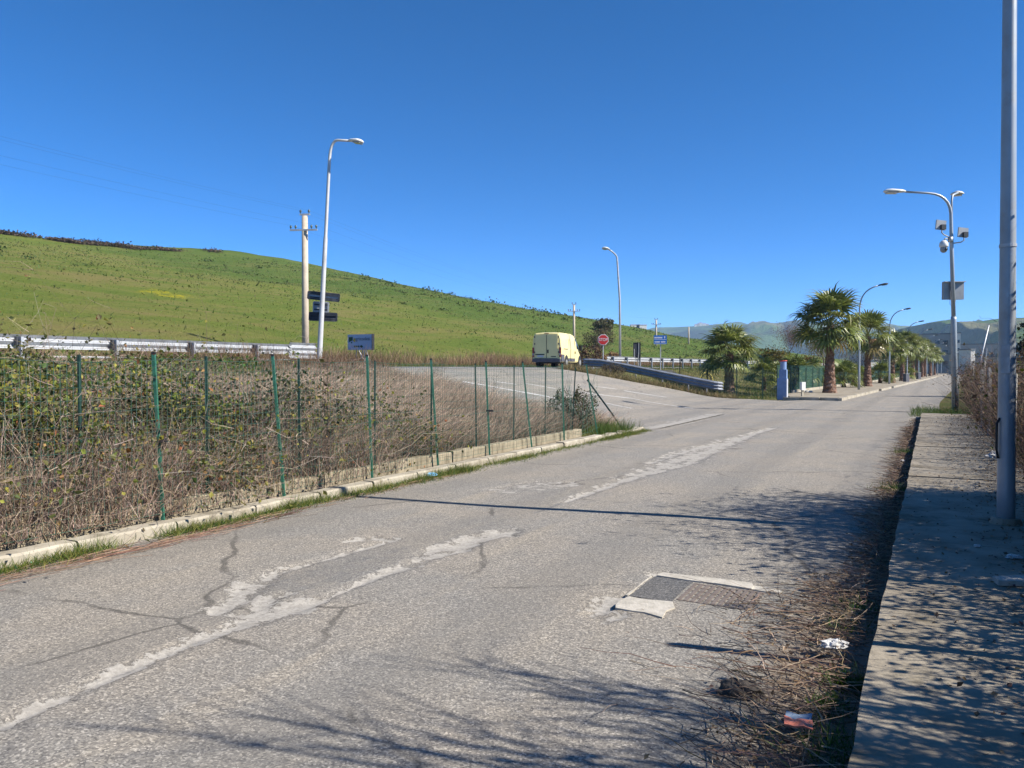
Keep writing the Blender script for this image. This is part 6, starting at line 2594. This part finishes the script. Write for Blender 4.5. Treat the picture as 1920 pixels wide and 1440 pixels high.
# dead straw lying along the left gutter
mb = MB()
n = 420
s = rng.uniform(2.3, 9.5, n)
s = np.where(rng.uniform(0, 1, n) < 0.6, rng.uniform(2.3, 6, n), s)
t_ = -6.12 + rng.normal(0, 0.08, n) - 0.10 * np.clip(s - 5, 0, 4) * 0.4
x, y = XY(s, t_)
d = unit(np.tile(wdir(1, 0), (n, 1)) + rng.normal(0, 0.22, (n, 3)) * np.array([1, 1, 0.06]))
ribbons(mb, np.stack([x, y, rng.uniform(0.004, 0.03, n)], -1), d, rng.uniform(0.15, 0.6, n), rng.uniform(0.0012, 0.003, n), rng.normal(0, 0.03, (n, 3)) * np.array([1, 1, 0.05]), 2, pick([(0.20, 0.12, 0.085), (0.27, 0.18, 0.12), (0.15, 0.095, 0.065)], n), 0.3)
tag(mb.build("dead_straw", "twig"), "dead reddish straw lying along the left gutter", "straw", kind="stuff")

# --- grass on the junction island and garden
mb = MB()
n = 46000
s = rng.uniform(40.5, 78, n)
tq = rng.uniform(-18.6, -6.0, n)
kp = (s > s_right(tq) + 0.35) & ~((tq > -7.7) & (s > 41.2))
dens = 0.55 + 1.0 * vn(s * 0.5, tq * 0.5, 82)
kp &= rng.uniform(0, 1, n) < dens
s, tq = s[kp], tq[kp]
n = len(s)
hh = rng.uniform(0.08, 0.30, n) * (1 + 0.9 * vn(s * 0.7, tq * 0.7, 83))
hh += 0.25 * (np.abs(s - s_right(tq) - 0.9) < 0.5) * rng.uniform(0, 1, n) * (tq < -11)
ribbons(mb, pts(s, tq + bend(s), -0.07), rdir(n, 1.0, 0.45), np.clip(hh, 0.05, 0.7), rng.uniform(0.006, 0.013, n), rng.normal(0, 0.05, (n, 3)), 2, pick(GREEN + [(0.20, 0.19, 0.05), (0.26, 0.21, 0.08), (0.30, 0.24, 0.10), (0.15, 0.17, 0.04)], n, 0.2), 0.85)
tag(mb.build("island_grass", "grass"), "rough green and straw-coloured grass between barrier and palm street", "grass", kind="stuff")

# dry weeds under the flared barrier
mb = MB()
n = 9000
k = rng.uniform(0, 1, n)
tq = -17.6 + 8.4 * k
s = s_right(tq) + np.abs(rng.normal(0.5, 0.6, n))
P = pts(s, tq + bend(s), 0)
P[:, 2] = gz(P[:, 0], P[:, 1]) - 0.06
ribbons(mb, P, rdir(n, 1.0, 0.4), rng.uniform(0.1, 0.42, n) * (1.15 - 0.5 * k), rng.uniform(0.005, 0.010, n), rng.normal(0, 0.08, (n, 3)), 2, pick([(0.24, 0.17, 0.10), (0.16, 0.14, 0.06), (0.30, 0.23, 0.12), (0.10, 0.11, 0.04)], n), 0.7)
tag(mb.build("barrier_weeds", "dry"), "dry weeds along the foot of the flared barrier", "weeds", kind="stuff")


# ================================================================== RIGHT-HAND HEDGE
def hedge(name, label, s0, s1, t0, t1, h0, h1, n, seed, leafn, wid=0.0025, cat="hedge"):
    t = thing(name, label, cat, P3((s0 + s1) / 2, (t0 + t1) / 2))
    o = np.array(t.location)
    mb = MB()
    s = rng.uniform(s0, s1, n)
    t_ = rng.uniform(t0, t1, n) + bend(s)
    h = (h0 + (h1 - h0) * rng.uniform(0, 1, n)) * (1 + 0.5 * vn(s * 0.9, t_ * 2, seed))
    P = pts(s, t_, -0.05) - o
    near = s0 < 10
    D = rdir(n, 1.0, 0.13 if near else 0.24)
    B = rng.normal(0, 0.12 if near else 0.20, (n, 3)) + wdir(0, 0.25 if near else -0.06)
    ctr = canes(mb, P, D, h, rng.uniform(0.8, 1.8, n) * wid, B, 6, pick([(0.135, 0.09, 0.068), (0.18, 0.12, 0.09), (0.10, 0.07, 0.052), (0.21, 0.15, 0.11)], n, 0.25), 0.015 if near else 0.03)
    m = n * 5
    ii = rng.integers(0, n, m)
    ribbons(mb, ctr[ii, rng.integers(1, 7, m)], rdir(m, 0.35, 0.6), rng.uniform(0.12, 0.42, m), rng.uniform(0.5, 1.0, m) * wid, rng.normal(0, 0.06, (m, 3)), 3, pick([(0.14, 0.094, 0.07), (0.18, 0.12, 0.09), (0.10, 0.07, 0.05)], m, 0.25), 0.6, 0.04)
    mb.build("stems", "twig", t)
    if leafn:
        mb = MB()
        ii = rng.integers(0, n, leafn)
        P = ctr[ii, rng.integers(1, 7, leafn)] + rng.normal(0, 0.06, (leafn, 3))
        leaves(mb, P, rng.uniform(0.03, 0.075, leafn), pick([(0.12, 0.085, 0.04), (0.075, 0.08, 0.025), (0.20, 0.12, 0.06), (0.055, 0.065, 0.02)], leafn, 0.25))
        mb.build("foliage", "leaf", t)
    return t


hedge("hedge", "reddish-brown leafless hedge along the right edge beyond the thick pole", 10.0, 27.0, 1.15, 2.1, 0.9, 1.65, 3000, 5, 9000, 0.003)
hedge("hedge", "farther part of the brown hedge right of the camera pole", 27.0, 62.0, 1.35, 2.6, 0.9, 1.6, 2600, 6, 3500, 0.005)
hedge("shrub", "dense twiggy shrub beside the thick pole, shading the sidewalk", 6.8, 10.8, 2.0, 3.2, 2.0, 3.3, 1900, 7, 52000, 0.006, "shrub")
hedge("shrub", "low twiggy shrub row along the near sidewalk, just right of the thick pole", 0.6, 10.6, 1.40, 2.1, 1.0, 1.9, 2100, 8, 36000, 0.005, "shrub")
hedge("shrub", "tall sparse shrub whose long twig shadows cross the near road", 1.2, 4.4, 1.9, 2.9, 1.2, 2.6, 220, 9, 3200, 0.006, "shrub")
# tall arching boughs of that shrub
t = thing("sapling", "arching bare sapling casting long shadows over the foreground asphalt", "sapling", P3(3.4, 2.35))
mb = MB()
n = 40
P = np.stack([rng.normal(0, 0.3, n), rng.normal(0, 0.3, n), np.full(n, -0.1)], -1)
ctr = canes(mb, P, rdir(n, 1.0, 0.10), rng.uniform(2.6, 4.3, n), rng.uniform(0.017, 0.03, n), rng.normal(0, 0.26, (n, 3)) + wdir(0, 0.5), 8, pick([(0.17, 0.12, 0.09)], n), 0.014, 0.6)
m = 800
ii = rng.integers(0, n, m)
c2 = canes(mb, ctr[ii, rng.integers(3, 9, m)], rdir(m, 0.9, 0.35), rng.uniform(0.3, 0.8, m), np.full(m, 0.0065), rng.normal(0, 0.08, (m, 3)), 4, pick([(0.19, 0.13, 0.10)], m), 0.03, 0.5)
mb.build("branches", "twig", t)

# old stakes in the hedge line
for i, s in enumerate((4.75, 6.15, 14.2, 19.5, 22.0, 28.2, 31.0, 36.0)):
    Hs = (2.0, 1.6, 1.5, 1.6, 1.55, 1.9, 1.5, 1.6)[i]
    t = thing("fence_stake", f"{['nearest', 'second', 'third', 'fourth', 'fifth', 'sixth', 'seventh', 'farthest'][i]} old grey fence stake in the right hedge line, counted from the camera", "stake", P3(s, 1.12 if s < 25 else 1.45), 0, "stakes in the right hedge")
    mb = MB()
    lx, ly = random.uniform(-0.05, 0.05), random.uniform(-0.05, 0.05)
    mb.bar((0, 0, -0.2), (lx, ly, Hs), 0.06, 0.06)
    mb.bar((lx, ly, Hs), (lx * 1.02, ly, Hs + 0.015), 0.045, 0.045)
    mb.build("stake", "stake", t)

# --- twigs, leaf litter and weeds in the right gutter
mb = MB()
n = 5200
s = 1.6 + 22 * rng.uniform(0, 1, n) ** 1.4
w_ = np.where(s < 6.5, 0.26, 0.11)
t_ = -0.34 - np.abs(rng.normal(0, 1, n)) * w_ * (0.7 + 0.8 * np.exp(-((s - 4.6) / 1.1) ** 2))
x, y = XY(s, t_)
d = unit(np.tile(wdir(-0.15, 1.0), (n, 1)) * rng.choice([-1, 1], (n, 1)) + rng.normal(0, 0.75, (n, 3)) * np.array([1, 1, 0.12]))
d[:, 2] = np.abs(d[:, 2])
heap = 0.10 * np.exp(-((s - 4.6) / 1.2) ** 2) * np.exp(-((t_ + 0.6) / 0.4) ** 2)
canes(mb, np.stack([x, y, -0.005 + rng.uniform(0, 1, n) * (0.02 + heap)], -1), d, rng.uniform(0.05, 0.42, n), rng.uniform(0.0012, 0.0038, n), rng.normal(0, 0.04, (n, 3)) * np.array([1, 1, 0.3]), 4, pick([(0.20, 0.13, 0.09), (0.27, 0.19, 0.13), (0.14, 0.09, 0.065), (0.34, 0.26, 0.19)], n, 0.22), 0.03)
tag(mb.build("gutter_twigs", "twig"), "broken twigs piled along the right-hand gutter", "twigs", kind="stuff")
mb = MB()
n = 17000
s = 1.4 + 26 * rng.uniform(0, 1, n) ** 1.3
t_ = np.where(rng.uniform(0, 1, n) < 0.45, -0.30 - np.abs(rng.normal(0, 1, n)) * np.where(s < 6.5, 0.26, 0.13), 1.4 - np.abs(rng.normal(0, 0.55, n)))
x, y = XY(s, t_)
zz = np.where(t_ < -0.26, 0.0, 0.142)
leaves(mb, np.stack([x, y, zz + rng.uniform(0, 0.015, n)], -1), rng.uniform(0.012, 0.04, n), pick([(0.15, 0.10, 0.065), (0.22, 0.15, 0.09), (0.10, 0.07, 0.045), (0.28, 0.19, 0.10)], n), 2.5)
tag(mb.build("leaf_litter", "leaf"), "brown leaf litter strewn over gutter and right sidewalk", "leaves", kind="stuff")
mb = MB()
for (u, v, k, r_, h_) in ((1600, 1292, 260, 0.05, 0.08), (1552, 1328, 200, 0.05, 0.06), (1610, 1140, 180, 0.10, 0.05), (1580, 1420, 240, 0.10, 0.10), (1680, 920, 250, 0.12, 0.10), (1700, 850, 200, 0.12, 0.10), (1590, 1180, 160, 0.1, 0.05)):
    p = on_plane(u, v, 0.0)
    n = k
    P = np.array(p) + rng.normal(0, r_, (n, 3)) * np.array([1, 1, 0])
    ribbons(mb, P, rdir(n, 0.8, 0.5), rng.uniform(0.4, 1.3, n) * h_, rng.uniform(0.002, 0.005, n), rng.normal(0, 0.02, (n, 3)), 2, pick(GREEN, n), 0.8)
n = 2600
s = rng.uniform(28.3, 33.5, n)
t_ = rng.uniform(-0.6, 1.6, n)
ribbons(mb, pts(s, t_, -0.05), rdir(n, 1.0, 0.4), rng.uniform(0.1, 0.3, n), rng.uniform(0.004, 0.009, n), rng.normal(0, 0.05, (n, 3)), 2, pick(GREEN + [(0.14, 0.15, 0.04)], n), 0.85)
tag(mb.build("kerb_weeds", "grass"), "small green weeds along the right kerb and at the sidewalk's end", "weeds", kind="stuff")


# ================================================================== LITTER
def lump(name, label, cat, p, size, mat, seed, rough=0.35, flat_=False, rz=0.0):
    r = np.random.default_rng(seed)
    mb = MB()
    nu, nv = 18, 11
    v, f = [], []
    for j in range(nv + 1):
        ph = math.pi * j / nv
        for i in range(nu):
            th = 2 * math.pi * i / nu
            d = Vector((math.sin(ph) * math.cos(th), math.sin(ph) * math.sin(th), math.cos(ph)))
            k = 1 + rough * mnoise.noise(d * 2.3 + Vector((seed, 0, 0))) + rough * 0.6 * mnoise.noise(d * 5.5 + Vector((0, seed, 0)))
            v.append((d.x * k * size[0], d.y * k * size[1], max(d.z * k * size[2], -0.3 * size[2]) + size[2] * 0.28))
    for j in range(nv):
        for i in range(nu):
            i2 = (i + 1) % nu
            f.append((j * nu + i, (j + 1) * nu + i, (j + 1) * nu + i2, j * nu + i2))
    mb.add(v, f)
    o = mb.build(name, mat, None, False, p)
    o.rotation_euler = (0, 0, rz)
    return tag(o, label, cat)


lump("crumpled_paper", "crumpled white paper lying on the twigs in the right gutter", "paper", on_plane(1563, 1212, 0.05), (0.075, 0.045, 0.03), "paper", 3, 0.6, rz=0.2)
lump("clod", "dark flat clod of earth on the asphalt near the twig pile", "clod", on_plane(1388, 1302, 0.0), (0.11, 0.06, 0.055), "clod", 5, 0.3, rz=-0.1)
lump("plastic_scrap", "light blue plastic scrap in the grass by the left kerb", "litter", on_plane(803, 892, 0.02), (0.11, 0.06, 0.04), "plastic_blue", 7, 0.7)
lump("plastic_scrap", "small aqua plastic scrap at the far left edge of the gutter grass", "litter", on_plane(48, 1055, 0.01), (0.05, 0.025, 0.012), "plastic_aqua", 8, 0.6)
lump("paper_scrap", "small white paper scrap on the shaded sidewalk, nearer the frame edge", "litter", on_plane(1901, 1046, 0.14), (0.055, 0.035, 0.02), "paper", 9, 0.6)
lump("paper_scrap", "tiny white paper scrap on the shaded sidewalk left of the pole foot", "litter", on_plane(1833, 1025, 0.14), (0.028, 0.022, 0.015), "paper", 10, 0.6)
lump("plastic_bag", "pale plastic bag caught at the hedge foot behind the thick pole", "litter", on_plane(1864, 858, 0.18), (0.12, 0.07, 0.07), "paper", 11, 0.7)
lump("white_stone", "small white stone in the gutter midway along the right kerb", "stone", on_plane(1692, 866, 0.0), (0.045, 0.04, 0.03), "paper", 12, 0.3)
p = on_plane(1497, 1362, 0.06)
t = thing("torn_packet", "torn reddish packet with blue-grey top in the gutter twigs", "litter", p, R(-20))
mb = MB()
v, f = [], []
nx, ny = 7, 6
for layer in (0, 1):
    for j in range(ny):
        for i in range(nx):
            x, y = (i / (nx - 1) - 0.5) * 0.115, (j / (ny - 1) - 0.5) * 0.085
            z = 0.018 + 0.012 * mnoise.noise(Vector((x * 28, y * 28, 3))) - layer * 0.008
            v.append((x, y, z))
m = nx * ny
for j in range(ny - 1):
    for i in range(nx - 1):
        a = j * nx + i
        f.append((a, a + 1, a + nx + 1, a + nx))
        f.append((m + a, m + a + nx, m + a + nx + 1, m + a + 1))
for i in range(nx - 1):
    f.append((i, m + i, m + i + 1, i + 1))
    b = (ny - 1) * nx + i
    f.append((b, b + 1, m + b + 1, m + b))
for j in range(ny - 1):
    a = j * nx
    f.append((a, a + nx, m + a + nx, m + a))
    b = a + nx - 1
    f.append((b, m + b, m + b + nx, b + nx))
mb.add(v, f)
mb.build("wrapper", "packet_pink", t)
mb = MB()
mb.add([(-0.055, 0.035, 0.012), (0.05, 0.038, 0.016), (0.058, 0.085, 0.03), (0.0, 0.075, 0.02), (-0.05, 0.08, 0.028), (-0.055, 0.035, 0.006), (0.05, 0.038, 0.010), (0.058, 0.085, 0.024), (0.0, 0.075, 0.014), (-0.05, 0.08, 0.022)], [(0, 1, 2, 3, 4), (9, 8, 7, 6, 5), (0, 5, 6, 1), (1, 6, 7, 2), (2, 7, 8, 3), (3, 8, 9, 4), (4, 9, 5, 0)])
mb.build("torn_flap", "packet_blue", t)
p = on_plane(1903, 1094, 0.14)
mb = MB()
mb.prism([(-0.14, -0.05, 0), (0.10, -0.09, 0), (0.2, 0.0, 0), (0.08, 0.09, 0), (-0.12, 0.06, 0)], (0, 0, 0.035))
tag(mb.build("stone_slab", "pale_concrete", loc=p), "flat broken stone slab on the sidewalk at the right frame edge", "stone")
for i, (u, v) in enumerate(((1513, 735), (1520, 736))):
    lump("white_stone", f"{['left', 'right'][i]} of two white stones on the corner pavement by the tall palm", "stone", on_plane(u, v, 0.15), (0.12, 0.10, 0.09), "paper", 20 + i, 0.3)

# ================================================================== HAZE: thin air between here and the far hills
hz = bpy.data.materials.new("thin_haze")
hz.use_nodes = True
nt = hz.node_tree
nt.nodes.clear()
ho = nt.nodes.new("ShaderNodeOutputMaterial")
pv = nt.nodes.new("ShaderNodeVolumePrincipled")
pv.inputs["Color"].default_value = (0.50, 0.73, 1.0, 1)
pv.inputs["Density"].default_value = 0.00018
pv.inputs["Anisotropy"].default_value = 0.0
nt.links.new(pv.outputs[0], ho.inputs["Volume"])
MAT["haze"] = hz
mb = MB()
mb.box((0, 1500, 121), (6800, 6200, 250))
hzo = mb.build("haze", "haze")
hzo["kind"] = "stuff"
hzo["label"] = "thin bluish haze over the distant hills"
